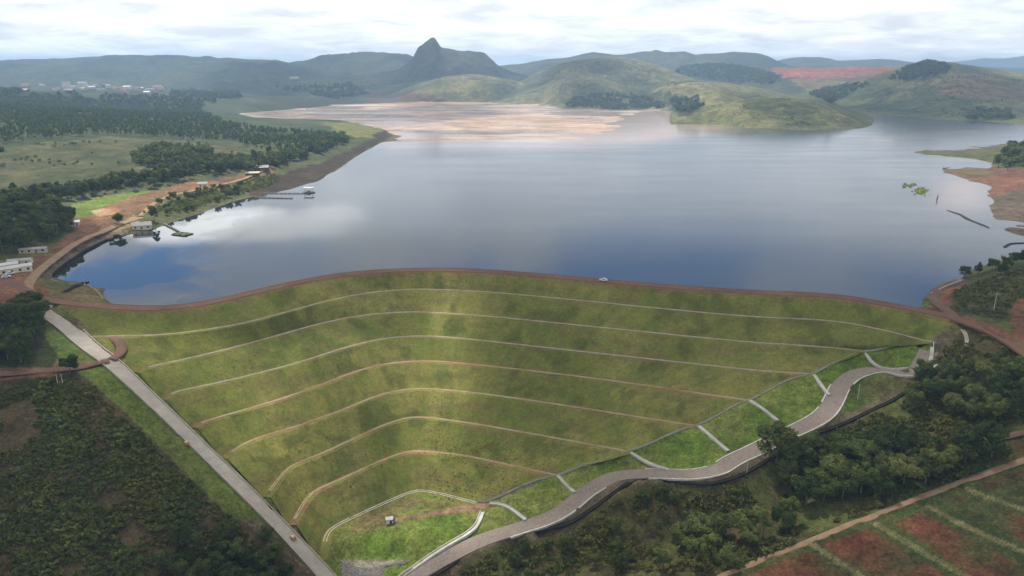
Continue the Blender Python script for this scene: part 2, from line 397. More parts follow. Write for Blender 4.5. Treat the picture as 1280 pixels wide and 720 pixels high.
dCh = np.full(X.shape, 1e3); dRd = dCh.copy(); dDam = dCh.copy()
dCh[:ni] = dist_to(step_resample(chute_w, 8), X[:ni], Y[:ni]); dRd[:ni] = dist_to(step_resample(road_w, 7), X[:ni], Y[:ni])
edge = [r[0] for r in ROWS[1:]]; edge2 = [r[-1] for r in ROWS[1:]]; toe = list(ROWS[-1][::20])
for e in (edge, edge2, toe): dDam[:ni] = np.minimum(dDam[:ni], dist_to(np.array(e), X[:ni], Y[:ni]))
keep = np.clip(np.maximum.reduce([in_dam*1.0, smooth(9, 5, dCh), smooth(9, 5, dRd), smooth(6, 2, dDam)]), 0, 1)
Z = Z*keep+Zs*(1-keep)
und = (fbm(X, Y, 22, 4, 3)-.5)*2.2+(fbm(X, Y, 5, 3, 9)-.5)*.7
land = smooth(.1, 2.5, np.abs(Z))
Z = Z+und*(1-keep)*land*smooth(0, 1, np.where(Y < 1500, 1, .6))
rf_ = (X > 300) & (Y > 480) & (Y < 1300) & (np.abs(Z) < 2.5); Z = np.where(rf_, Z+(fbm(X, Y, 26, 4, 37)-.5)*2.4, Z)
farw = smooth(1200, 2000, Y)*smooth(2, 20, Z)
Z = Z+farw*(fbm(X, Y, 260, 4, 31)-.5)*26
Z0 = Z.copy()
# lower the ground a bit under the dam body so the two do not fight
ero = in_dam & (dDam > 1.2)
Z = np.where(ero, Z-1.6, Z); Z = np.where((dCh < 2.9), Z-.9, np.where(dCh < 5.2, Z-.3, Z))
# pond ripples of the tailings beach
BEACH = [(255,143),(300,133),(345,127),(420,124),(520,125),(600,123),(700,125),(705,131),(660,133),(730,135),(835,133),(822,141),(780,146),(765,158),(745,166),(752,173),(690,176),(600,176),(492,178),(480,164),(440,152),(380,152),(320,152)]
pxg, pyg = proj(X, Y, Z)
jx = (fbm(X, Y, 120, 5, 51)-.5)*70; jy = (fbm(X, Y, 120, 5, 61)-.5)*9
inb = inpoly(pxg+jx, pyg+jy, BEACH) & (Y > 900) & (Z < 1.2)
bn = fbm(X*.35, Y, 60, 5, 71)
Z = np.where(inb, np.maximum(Z, -2)*0+(bn-.40)*1.6, Z)
mm = (~inb) & (pxg > 630) & (pxg < 930) & (Y > 1250) & (Z < 1.3); Z = np.where(mm, -2.5, Z)
# ---- hills: silhouettes (px, py) at a distance, rising from a base line
HID = np.zeros(X.shape, int); FOLD = np.zeros(X.shape)
def hill(k, sil, Y1, base, back=900, pw=.8, rough=.1, zb=-1, rsc=160):
    global Z, HID, FOLD
    sil = np.array(sil, float); ss = []; z1 = []
    for x, y in sil:
        q = PD(x, y, Y1); ss.append(q[0]/q[1]); z1.append(q[2])
    zz1 = np.interp(S, ss, z1, left=-60, right=-60)
    if isinstance(base, (int, float)): Y0 = np.full(S.shape, float(base))
    else:
        bs = []; by = []
        for x, y in base:
            q = P(x, y, 0); bs.append(q[0]/q[1]); by.append(q[1])
        Y0 = np.interp(S, bs, by)
    Y0 = np.minimum(Y0, Y1-180)
    t = (Y-Y0)/(Y1-Y0)
    f = np.clip(t, 0, 1); f = np.sin(f*math.pi/2)**(1/pw) if pw < 1 else f**(1/pw)
    f = np.where(t > 1, np.cos(np.clip((Y-Y1)/back, 0, 1)*math.pi/2)**1.2, f)
    r = ridged(X, Y, rsc, 5, k*7)-.55
    amp = rough*np.clip(zz1-zb, 0, 400)
    mid = np.where(t < 1, np.sin(np.clip(t, 0, 1)*math.pi)**.7, 0)
    H = zb+(zz1-zb)*f+amp*r*mid*3.0+np.where((t > .7), (fbm(X, Y, 35 if Y1 < 4400 else 110, 4, k)-.5)*(amp*.22 if Y1 < 4400 else amp*.5), 0)
    H = np.where((t < 0) | (Y > Y1+back) | (zz1 < -50), -99, H)
    m = H > Z+.2; FOLD = np.where(m, r, FOLD)
    Z = np.where(m, H, Z); HID = np.where(m, k, HID)
hill(1, [(1120,86),(1160,81),(1190,78),(1215,75),(1230,73),(1255,74),(1280,71),(1340,74),(1500,80),(1900,76)], 10500, 8200, 2000, rsc=900)
hill(2, [(930,88),(960,80),(985,73),(1005,71),(1025,72),(1045,76),(1065,75),(1100,74),(1130,77),(1160,80),(1190,83),(1240,84),(1330,88)], 6500, 5300, rsc=400)
hill(3, [(590,92),(622,83),(660,79),(685,74),(710,72),(740,67),(775,69),(800,66),(820,64),(838,67),(855,65),(870,69),(895,68),(915,66),(930,67),(945,67),(958,70),(970,76),(985,82),(1010,90)], 5200, 4200, rsc=350)
hill(4, [(320,92),(345,83),(365,78),(385,75),(400,72),(415,71),(430,69),(450,67),(475,66),(500,67),(513,70),(530,76),(560,90)], 5000, 4000, rsc=380, rough=.2)
hill(5, [(440,100),(470,93),(500,86),(513,76),(519,68),(525,60),(531,54),(537,50),(543,49),(547,53),(550,59),(560,61.5),(575,63.5),(590,66),(603,68),(612,74),(622,82),(640,90),(660,96)], 3950, 3350, rsc=150, rough=.17)
hill(6, [(-700,78),(-300,75),(0,77),(30,75),(60,74),(125,72),(132,70),(200,70),(225,71),(250,73),(300,74),(345,75),(360,79),(385,83),(410,90),(430,97)], 4700, 3100, rsc=300, rough=.13)
hill(7, [(200,113),(260,107),(330,101),(380,100),(420,97),(480,95),(520,92),(560,93),(600,94),(640,95),(690,99),(720,104)], 3900, 3150, rsc=300, rough=.22)
hill(8, [(800,108),(830,92),(850,83),(880,79),(900,79),(930,82),(950,88),(975,96),(1010,106),(1030,112)], 4000, 3350, rsc=220, rough=.14)
hill(9, [(930,96),(950,86),(975,83),(1050,83),(1110,83),(1135,86),(1160,95)], 3900, 2900, rsc=300, rough=.05)
hill(10, [(475,122),(500,112),(530,102),(560,97),(590,95),(620,97),(645,102),(665,110),(680,120)], 3250, [(470,126),(540,128),(620,128),(690,127)], 700, rsc=260, rough=.25)
hill(11, [(590,128),(620,118),(645,105),(665,94),(685,86),(700,81),(720,77),(740,74.5),(757,74),(775,75),(795,78),(812,83),(830,88),(850,93),(880,101),(910,110),(950,121),(1000,134)], 3350, [(590,130),(620,130),(680,131),(700,136),(760,138),(840,136),(900,130),(1000,128)], 900, rsc=420, rough=.24)
hill(12, [(688,137),(705,130),(730,123),(757,120),(785,121),(812,127),(835,136)], 2600, [(685,136),(700,136),(760,138),(800,138),(840,136)], 250, rsc=150, rough=.12)
hill(13, [(800,122),(815,112),(835,104),(860,101),(900,102),(940,108),(980,117),(1010,125),(1040,134)], 2650, [(800,136),(845,140),(900,150),(1000,145),(1060,140)], 500, rsc=300, rough=.2)
hill(14, [(838,143),(860,137),(890,131),(930,125),(980,122),(1010,124),(1040,129),(1065,137),(1085,146),(1100,152),(1114,158)], 1820, [(836,143),(870,152),(930,160),(1000,163),(1060,162.5),(1113,159),(1120,158)], 330, rsc=200, rough=.14)
hill(15, [(940,130),(980,122),(1010,116),(1050,106),(1080,98),(1100,92),(1120,86),(1135,82),(1150,79.5),(1165,79),(1190,79.5),(1215,82),(1245,87),(1280,93),(1340,97),(1500,98),(1800,95)], 2950, [(940,140),(1000,140),(1060,142),(1100,144),(1160,149),(1200,152),(1250,153),(1280,151),(1400,150)], 900, rsc=330, rough=.13)
pxg, pyg = proj(X, Y, Z)
# ---- height lookup
def Hxy(x, y, A=None):
    A = Z if A is None else A
    x = np.asarray(x, float); y = np.asarray(y, float)
    s = x/np.maximum(y, 1); i = np.clip(np.searchsorted(YR, y)-1, 0, len(YR)-2); j = np.clip(np.searchsorted(SR, s)-1, 0, len(SR)-2)
    fy = np.clip((y-YR[i])/(YR[i+1]-YR[i]), 0, 1); fx = np.clip((s-SR[j])/(SR[j+1]-SR[j]), 0, 1)
    return (A[i, j]*(1-fx)+A[i, j+1]*fx)*(1-fy)+(A[i+1, j]*(1-fx)+A[i+1, j+1]*fx)*fy
def ground_at(px, py, zg=0):
    """intersect a photo ray with the ground"""
    u = (px-640)/F; v = (py-360)/F; A = Z0 if py > 300 else Z
    t = np.exp(np.linspace(math.log(120), math.log(9000), 2600)); x = u*t; y = (CT-v*ST)*t; zr = HC-(ST+v*CT)*t
    g = Hxy(x, y, A); k = int(np.argmax(zr < g)) if (zr < g).any() else len(t)-1
    if k > 0:
        a = (zr[k-1]-g[k-1]); b = (zr[k]-g[k]); f = a/(a-b+1e-9); tt = t[k-1]+(t[k]-t[k-1])*f
    else: tt = t[0]
    return float(u*tt), float((CT-v*ST)*tt), float(HC-(ST+v*CT)*tt)
# ================================================================== ALBEDO ZONES
nA = fbm(X, Y, 14, 5, 101); nB = fbm(X, Y, 60, 4, 111); nC = fbm(X, Y, 4, 3, 121); nF = fbm(X, Y, 240, 4, 131)
CL = np.zeros(X.shape+(3,))
def setc(m, a, b=None, w=None):
    a = np.array(a)
    if b is None: CL[m] = a; return
    w = (nA if w is None else w)[m][:, None]; w = np.clip((w-.35)/.3, 0, 1)
    CL[m] = a*(1-w)+np.array(b)*w
ALL = np.ones(X.shape, bool)
GR1, GR2 = (.085, .105, .035), (.125, .13, .05); WOOD = (.038, .052, .022); PAST = (.125, .125, .058); PAST2 = (.075, .085, .042); DRY = (.13, .105, .055)
REDS = (.20, .098, .065); REDS2 = (.15, .082, .058)
setc(ALL, GR1, GR2)
setc(Z < 0.3, (.12, .10, .07))
jit = 5*smooth(250, 900, Y)+5
jx = (nA-.5)*jit*1.6; jy = (nC*0+fbm(X, Y, 20, 4, 141)-.5)*jit*.9
QX = pxg+jx; QY = pyg+jy
def zone(poly, a, b=None, w=None, cond=None):
    m = inpoly(QX, QY, poly)
    if cond is not None: m = m & cond
    setc(m, a, b, w); return m
near = Y < 600
# left land
LEFT = (X < 0) & (Y > 330) & (Z > .3) & (HID == 0)
setc(LEFT & (Y > 480), (.075, .095, .045), PAST2, nB)  # olive pasture, its colour darkened further to stand for cloud shade
zone([(-50,195),(0,190),(60,178),(130,172),(240,175),(300,182),(330,195),(320,212),(250,228),(150,238),(60,245),(-50,250)], (.10, .098, .05), (.045, .058, .03), nA*.5+nB*.5, LEFT)
zone([(-50,110),(250,112),(330,130),(340,150),(430,160),(480,160),(400,190),(330,180),(240,176),(130,172),(0,185),(-50,190)], (.04, .056, .028), (.06, .075, .038), nB, LEFT)
zone([(160,196),(200,183),(250,188),(282,200),(270,210),(220,213),(170,208)], (.06, .07, .04), (.085, .085, .05), nA, LEFT)
zone([(400,152),(440,153),(485,162),(480,170),(440,172),(425,166)], (.17, .17, .05), (.12, .13, .05), nA)
zone([(88,258),(120,246),(180,238),(235,232),(238,238),(190,247),(150,262),(120,272),(92,274)], (.10, .16, .035), (.13, .17, .05), nA)
zone([(85,275),(120,268),(150,252),(185,240),(240,230),(300,218),(340,208),(345,214),(300,226),(250,238),(205,250),(180,262),(160,276),(110,300),(80,318),(50,345),(45,356),(0,352),(0,335),(50,318),(90,290)], REDS2, (.19, .12, .08), nA, X < 0)
zone([(110,266),(140,255),(158,252),(150,264),(125,272)], (.38, .25, .17), REDS)
zone([(200,238),(240,228),(270,226),(262,232),(215,240)], (.26, .12, .08), REDS)
zone([(60,322),(100,300),(140,280),(168,270),(175,276),(140,292),(100,310),(70,332),(55,345),(46,352)], (.24, .19, .12), (.30, .24, .14), nA)
zone([(54,350),(72,332),(100,314),(130,299),(162,292),(160,286),(130,292),(98,306),(66,326),(50,345)], (.20, .17, .14), (.14, .12, .10), nC)
zone([(300,238),(360,214),(400,204),(440,188),(480,162),(490,168),(465,184),(440,200),(415,216),(405,230),(370,240),(320,248)], (.06, .045, .034), (.04, .033, .026), nA)
zone([(190,250),(300,225),(345,215),(320,232),(290,243),(215,262)], (.07, .085, .035), (.1, .11, .05), nA)
zone([(55,315),(70,318),(52,345),(45,358),(36,355)], (.12, .15, .045), (.15, .14, .06), nA)
zone([(-40,335),(40,320),(62,318),(42,352),(45,372),(60,378),(30,382),(-40,392)], REDS2, REDS, nA, X < 0)
zone([(40,352),(60,358),(64,372),(40,374)], REDS2, (.16, .08, .05))
zone([(60,354),(84,356),(112,362),(126,372),(128,378),(66,372)], (.10, .115, .045), (.17, .13, .07), nA, Z < 3.2)
# lower left
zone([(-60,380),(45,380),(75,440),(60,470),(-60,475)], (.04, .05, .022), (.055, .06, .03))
SCR = zone([(-80,468),(100,458),(120,468),(200,552),(290,640),(400,724),(420,1000),(-500,1000),(-500,470)], (.06, .05, .03), (.085, .062, .04), nA, X < 0)
zone([(55,385),(80,400),(130,455),(105,470),(80,455),(60,430)], (.08, .12, .03), (.1, .12, .04), nA, X < 0)
# strip left of the chute stays bright grass
m = (dCh < 13) & (X < -60) & (Y > 200) & (Z < -8) & (dCh > 1) & (pyg < 650) & ~in_dam; setc(m, (.085, .125, .025), (.11, .13, .04))
zone([(135,420),(150,420),(160,436),(150,448),(60,470),(-60,480),(-60,462),(60,458),(130,450),(148,437)], REDS2, (.17, .09, .055), nA, X < 0)
# toe and abutment panels
G1, G2 = (.095, .15, .028), (.15, .175, .05)
zone([(400,668),(520,610),(612,630),(697,592),(790,562),(875,530),(937,498),(1018,465),(1075,436),(1166,426),(1160,462),(1110,460),(1060,470),(1045,500),(1030,525),(960,558),(900,590),(770,592),(720,630),(640,662),(560,700),(510,730),(400,730),(380,690)], G1, G2, nA, near)
zone([(450,640),(500,620),(580,628),(590,636),(500,655),(430,672),(415,664)], (.15, .13, .06), G2, nA, near)
zone([(492,650),(540,641),(580,630),(600,622),(615,632),(600,640),(560,642),(520,650),(490,655)], (.25, .17, .115), (.2, .135, .09), nA, near)
zone([(424,700),(512,701),(508,706),(480,708),(478,722),(428,722)], (.3, .28, .24), (.2, .18, .16), nC, near)
# lower right
LR = near & (X > -40)
zone([(555,724),(600,690),(700,668),(785,606),(850,606),(930,598),(1000,560),(1140,492),(1165,470),(1190,430),(1205,405),(1300,440),(1300,600),(1100,650),(920,724),(800,1000),(600,1000)], (.085, .075, .035), (.075, .09, .03), nA, LR)
zone([(1060,480),(1085,466),(1115,466),(1138,484),(1050,520)], (.07, .11, .03), (.09, .09, .04), nA, LR)
zone([(860,622),(920,610),(975,640),(960,670),(870,680)], (.11, .085, .045), (.085, .08, .035), nA, LR)
zone([(1130,545),(1200,530),(1260,550),(1200,556),(1150,556)], (.15, .09, .06), (.1, .09, .04), nA, LR)
zone([(905,726),(1000,684),(1130,630),(1300,572),(1700,420),(1800,1100),(880,1100)], (.055, .078, .028), (.075, .085, .034), nA, LR)
for q in [[(925,724),(970,700),(1008,688),(1062,724)], [(1026,680),(1086,660),(1190,724),(1088,724)], [(1112,652),(1150,640),(1290,712),(1290,730),(1222,724)], [(1176,630),(1202,618),(1290,650),(1290,684)], [(1224,608),(1290,584),(1290,630)], [(1265,555),(1290,545),(1290,572),(1270,570)]]:
    mq = inpoly(QX, QY, q) & LR; setc(mq, (.14, .058, .038), (.066, .076, .032), fbm(X, Y, 16, 4, 171)*.95)
for q in ([(1012,679),(1040,697),(1078,722)], [(1095,655),(1140,682),(1210,722)], [(1160,633),(1210,660),(1290,694)], [(1208,611),(1240,624),(1290,640)]):
    W_ = step_resample(chaikin([P(x, y, -38) for x, y in q], 1), 3); W_ = [ground_at(*[float(v) for v in proj(*p)]) for p in W_]
    dd = np.full(X.shape, 1e3); dd[:ni] = dist_to(np.array(W_), X[:ni], Y[:ni]); setc(dd < .9, (.24, .22, .13), (.17, .17, .09), nC)
# right of the crest
zone([(1186,392),(1180,350),(1215,345),(1255,330),(1300,325),(1300,378),(1262,400),(1240,405)], (.065, .075, .03), (.09, .085, .04), nA, LR & (Z > .5))
zone([(1150,384),(1160,366),(1180,352),(1205,350),(1212,358),(1190,366),(1188,380),(1200,393),(1240,405),(1275,422),(1300,440),(1300,462),(1262,434),(1225,415),(1195,404),(1150,392)], REDS2, REDS, nA, LR)
zone([(1262,404),(1262,384),(1284,369),(1300,365),(1300,445),(1270,428)], REDS2, REDS, nA, LR)
zone([(1150,384),(1152,370),(1164,370),(1166,384)], (.15, .15, .06), (.11, .13, .04), nA, LR)
# right far shore
RF = (X > 350) & (Y > 450) & (HID == 0) & (Y < 1600)
setc(RF & (Z > .2), (.065, .08, .036), (.10, .10, .05), nA)
zone([(1175,205),(1230,208),(1290,210),(1290,300),(1240,300),(1230,240),(1180,222)], (.15, .075, .055), (.11, .08, .062), nB, RF)
zone([(1236,248),(1290,230),(1290,305),(1236,290)], (.105, .085, .072), (.08, .068, .058), nC, RF)
zone([(1180,206),(1230,208),(1240,216),(1190,218)], (.14, .10, .07), (.11, .10, .045), nA, RF)
# hills
for k, a, b in [(1, (.05, .06, .04), (.08, .08, .05)), (2, (.045, .055, .035), (.07, .075, .04)), (3, (.04, .05, .03), (.065, .07, .035)), (4, (.04, .05, .03), (.06, .065, .035)), (5, (.035, .045, .028), (.06, .062, .04)),
                (6, (.035, .048, .03), (.055, .065, .035)), (7, (.04, .055, .03), (.075, .09, .045)), (8, (.03, .042, .024), (.045, .06, .03)), (9, (.05, .06, .03), (.09, .08, .05)), (10, PAST, PAST2), (11, PAST, PAST2),
                (12, (.04, .06, .025), (.055, .075, .03)), (13, (.14, .14, .06), (.06, .08, .035)), (14, (.135, .145, .055), (.10, .115, .048)), (15, (.125, .13, .058), (.075, .09, .042))]:
    setc(HID == k, a, b, nF)
HH = HID > 0
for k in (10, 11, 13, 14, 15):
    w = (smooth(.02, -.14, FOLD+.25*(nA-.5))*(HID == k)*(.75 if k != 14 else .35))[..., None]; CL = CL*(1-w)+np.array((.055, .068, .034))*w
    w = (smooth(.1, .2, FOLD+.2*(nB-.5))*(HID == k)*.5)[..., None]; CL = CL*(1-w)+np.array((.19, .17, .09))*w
zone([(800,112),(850,118),(880,135),(860,148),(835,135),(790,130)], (.045, .055, .03), (.06, .07, .035), nB, HH)
zone([(720,112),(745,103),(760,112),(740,128),(705,128)], (.05, .06, .03), (.07, .08, .04), nB, HH)
zone([(958,86),(1050,83),(1126,84),(1120,92),(1050,98),(980,96)], (.30, .10, .065), (.22, .085, .06), nF, HH & (HID == 9))
zone([(985,98),(1050,97),(1060,108),(1010,115)], (.18, .12, .07), (.10, .11, .05), nB, HH)
zone([(1000,122),(1050,108),(1110,104),(1120,120),(1080,140),(1040,134)], (.055, .07, .035), (.08, .09, .045), nB, HH & (HID == 15))
zone([(1130,86),(1160,76),(1190,84),(1180,96),(1140,104),(1110,100)], (.06, .075, .035), (.13, .14, .06), nA, HH & (HID == 15))
zone([(1160,100),(1230,98),(1290,106),(1290,128),(1220,124),(1170,118)], (.15, .105, .07), (.12, .11, .055), nB, HH & (HID == 15))
zone([(1200,140),(1262,136),(1268,150),(1210,151)], (.04, .055, .028), (.06, .07, .035), nB, HH)
zone([(440,112),(530,116),(560,128),(460,128)], (.12, .075, .05), (.07, .075, .04), nF)
zone([(340,108),(440,108),(440,122),(400,124),(340,118)], (.08, .105, .04), (.05, .07, .03), nF, HID == 7)
# tailings
bw = fbm(X*.25, Y, 70, 5, 81); bw2 = fbm(X*.5, Y, 180, 4, 91)
a = np.array((.46, .345, .295)); b_ = np.array((.32, .27, .265)); c_ = np.array((.38, .26, .19)); d_ = np.array((.68, .60, .55))
w1 = np.clip((bw-.38)/.24, 0, 1)[..., None]; w2 = smooth(.5, .62, bw2)[..., None]
lft = smooth(700, 420, pxg)[..., None]*.8
colb = (a*(1-w1)+b_*w1); colb = colb*(1-lft*w1)+b_*lft*w1; colb = colb*(1-w2*.7)+c_*w2*.7
w3 = smooth(.6, .68, fbm(X*.2, Y, 40, 4, 95))[..., None]*smooth(600, 380, pxg)[..., None]; colb = colb*(1-w3)+d_*w3
CL[inb & (HID == 0)] = colb[inb & (HID == 0)]
# ================================================================== BUILD THE GROUND SHEETS
nr, nc = X.shape; idx = np.arange(nr*nc).reshape(nr, nc)
QD = np.stack([idx[:-1, :-1], idx[:-1, 1:], idx[1:, 1:], idx[1:, :-1]], -1)
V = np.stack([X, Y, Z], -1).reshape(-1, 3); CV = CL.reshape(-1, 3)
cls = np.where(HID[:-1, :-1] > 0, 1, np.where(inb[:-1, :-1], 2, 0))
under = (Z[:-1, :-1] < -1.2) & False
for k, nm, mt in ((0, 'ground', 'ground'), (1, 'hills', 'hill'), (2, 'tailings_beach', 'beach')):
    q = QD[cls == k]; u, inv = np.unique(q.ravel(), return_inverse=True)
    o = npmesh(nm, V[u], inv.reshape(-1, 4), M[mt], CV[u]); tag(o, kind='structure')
# ================================================================== WATER
def water_mat():
    m, nt, b = newmat('reservoir_water'); g = N(nt, 'ShaderNodeNewGeometry').outputs['Position']
    sx = N(nt, 'ShaderNodeSeparateXYZ'); nt.links.new(g, sx.inputs[0])
    at = N(nt, 'ShaderNodeAttribute', attribute_name='Silt')
    o = mixc(nt, at.outputs['Fac'], (.018, .026, .034), (.36, .26, .21))
    nt.links.new(o, b.inputs['Base Color'])
    b.inputs['IOR'].default_value = 1.38; b.inputs['Specular IOR Level'].default_value = .5
    mp = N(nt, 'ShaderNodeMapping'); mp.inputs['Scale'].default_value = (.006, .02, 1); nt.links.new(g, mp.inputs['Vector'])
    f, _ = noise_fac(nt, mp.outputs[0], 1, 4, .6, .35, .65)
    br = N(nt, 'ShaderNodeAttribute', attribute_name='Breeze'); r = N(nt, 'ShaderNodeMapRange'); r.inputs['To Min'].default_value = .02; r.inputs['To Max'].default_value = .17
    ml = N(nt, 'ShaderNodeMath', operation='MULTIPLY_ADD'); nt.links.new(f, ml.inputs[0]); ml.inputs[1].default_value = .35; ml.inputs[2].default_value = .65
    m2 = N(nt, 'ShaderNodeMath', operation='MULTIPLY'); nt.links.new(ml.outputs[0], m2.inputs[0]); nt.links.new(br.outputs['Fac'], m2.inputs[1])
    nt.links.new(m2.outputs[0], r.inputs['Value']); nt.links.new(r.outputs[0], b.inputs['Roughness'])
    n = N(nt, 'ShaderNodeTexNoise'); n.inputs['Scale'].default_value = .25; n.inputs['Detail'].default_value = 3; nt.links.new(g, n.inputs['Vector'])
    bp = N(nt, 'ShaderNodeBump'); bp.inputs['Strength'].default_value = .15; bp.inputs['Distance'].default_value = .03
    nt.links.new(n.outputs['Fac'], bp.inputs['Height']); nt.links.new(bp.outputs[0], b.inputs['Normal'])
    return m
cl = up1[:, :2]-nrm*3            # crest line
wy = np.interp(np.linspace(-1.6, 1.6, 400), (cl[:, 0]/cl[:, 1]), cl[:, 1])
# left of the dam the water sheet stays under the road
WS = np.linspace(-1.2, 1.3, 420); cs_ = cl[:, 0]/cl[:, 1]; Wy0 = np.interp(WS, cs_, cl[:, 1])
WT = np.linspace(0, 1, 160)**1.3
WX = []; WYa = []
lnf = np.log(3500.)
WYg = np.exp(np.log(Wy0)[None, :]*(1-WT[:, None])+lnf*WT[:, None]); WXg = WS[None, :]*WYg
wpx, wpy = proj(WXg, WYg, np.zeros_like(WXg))
nz = fbm(WXg*.35, WYg, 120, 4, 201)-.5
cxx = (wpx-640)
SB = [(300,175),(480,177),(600,180),(760,181),(790,172),(850,165),(900,160),(930,152),(860,128),(500,120),(300,130)]
silt = np.zeros(WXg.shape)
dpy = np.where(wpx < 780, 181, 181-(wpx-780)*.14)
silt = smooth(8, -10, wpy-dpy+nz*14)*smooth(1000, 840, wpx+nz*60)*smooth(100, 400, wpx)
silt = np.maximum(silt, .55*smooth(14, -2, wpy-dpy+nz*16)*smooth(980, 700, wpx)*(wpx > 480))
rs_ = np.exp(-(((wpx-1205)/38)**2+((wpy-240)/22)**2))*.5; silt = np.clip(silt+rs_, 0, 1)
a_ = np.exp(-(((wpx-1105)/28)**2+((wpy-175)/5)**2))*.3; silt = np.clip(silt+a_, 0, 1)
wi = np.arange(WXg.size).reshape(WXg.shape)
wq = np.stack([wi[:-1, :-1], wi[:-1, 1:], wi[1:, 1:], wi[1:, :-1]], -1).reshape(-1, 4)
wo = npmesh('water', np.stack([WXg, WYg, 0*WXg], -1).reshape(-1, 3), wq, water_mat(), np.repeat(silt.reshape(-1, 1), 3, 1), colname='Silt')
bz = smooth(-260, 60, WXg+.25*(WYg-600)+nz*160); bz = np.maximum(bz, smooth(850, 1300, WYg))
a_b = wo.data.attributes.new('Breeze', 'FLOAT', 'POINT'); a_b.data.foreach_set('value', bz.ravel().astype(np.float32))
tag(wo, kind='structure')
# ================================================================== DAM
dam = empty('embankment_dam', tuple(LINES[0][NL]), 0, 'huge grassed earth dam with stepped benches holding back the lake', 'dam')
D0 = Vector(LINES[0][NL])
R = []; par = []
for i, (a, b) in enumerate(zip(ROWS[:-1], ROWS[1:])):
    ns = 10 if (np.abs(a[:, 2]-b[:, 2]).mean() > 3 and i > 1) else 2
    for k in range(ns): R.append(a*(1-k/ns)+b*(k/ns)); par.append(i+k/ns)
R.append(ROWS[-1]); par.append(len(ROWS)-1); R = np.array(R); par = np.array(par)
DX, DY, DZ = R[..., 0], R[..., 1], R[..., 2].copy()
slope = np.ones_like(DZ); DZ += (fbm(DX, DY, 7, 4, 301)-.5)*.5*(par[:, None] > 2)
dpx, dpy_ = proj(DX, DY, DZ)
n1 = fbm(DX, DY, 26, 5, 311); n2 = fbm(DX, DY, 6, 4, 321); n3 = fbm(DX*.35+DY*.1, DZ*3, 5, 4, 331)
ga = np.array((.138, .152, .034)); gb = np.array((.195, .19, .053)); gc = np.array((.14, .115, .048)); gd = np.array((.09, .135, .026))
w = smooth(.35, .65, n1)[..., None]; CD = ga*(1-w)+gb*w
w = smooth(.52, .7, n3)[..., None]*.6; CD = CD*(1-w)+gc*w
w = smooth(.5, .7, n2)[..., None]*.5; CD = CD*(1-w)+gd*w
tpar = np.linspace(0, 1, DX.shape[1])[None, :]*np.ones_like(DX)
st_ = fbm(tpar*260, par[:, None]*.5+0*DX, 2.2, 4, 341); w = (smooth(.50, .66, st_)*.2*(par[:, None] > 2.05))[..., None]; CD = CD*(1-w)+np.array((.085, .095, .028))*w
st_ = fbm(tpar*120, par[:, None]*.7+0*DX, 2.0, 4, 351); w = (smooth(.55, .66, st_)*.16*(par[:, None] > 2.05))[..., None]; CD = CD*(1-w)+np.array((.20, .19, .075))*w
w = (smooth(.60, .70, fbm(DX, DY, 11, 5, 361))*.6*(par[:, None] > 2.05))[..., None]; CD = CD*(1-w)+np.array((.065, .08, .022))*w
# bare soil showing beside each bench drain
fr = par[:, None]-np.floor(par[:, None]); bench = ((np.floor(par[:, None]).astype(int) >= 3) & (np.floor(par[:, None]).astype(int) % 2 == 1)) & np.ones_like(n1, bool)
soil = np.array((.22, .13, .07)); amt = {3: .25, 5: .25, 7: .3, 9: .55, 11: .35, 13: .3, 15: .8, 17: .2}
for i, r_ in enumerate(par):
    k = int(r_)
    if k in amt or (abs(r_-k) < 1e-6 and (k-1) in amt):
        s_ = amt.get(k, amt.get(k-1, .3)); ww = (smooth(.4, .6, n2[i])*s_)[..., None]; CD[i] = CD[i]*(1-ww)+soil*ww
CD[par < 2.05] = (.2, .115, .07)
i0 = np.arange(DX.size).reshape(DX.shape); q = np.stack([i0[:-1, :-1], i0[1:, :-1], i0[1:, 1:], i0[:-1, 1:]], -1).reshape(-1, 4)
fo = npmesh('grass_slope', np.stack([DX, DY, DZ], -1).reshape(-1, 3)-np.array(D0), q, M['face'], CD.reshape(-1, 3), smooth_=False, parent=dam)
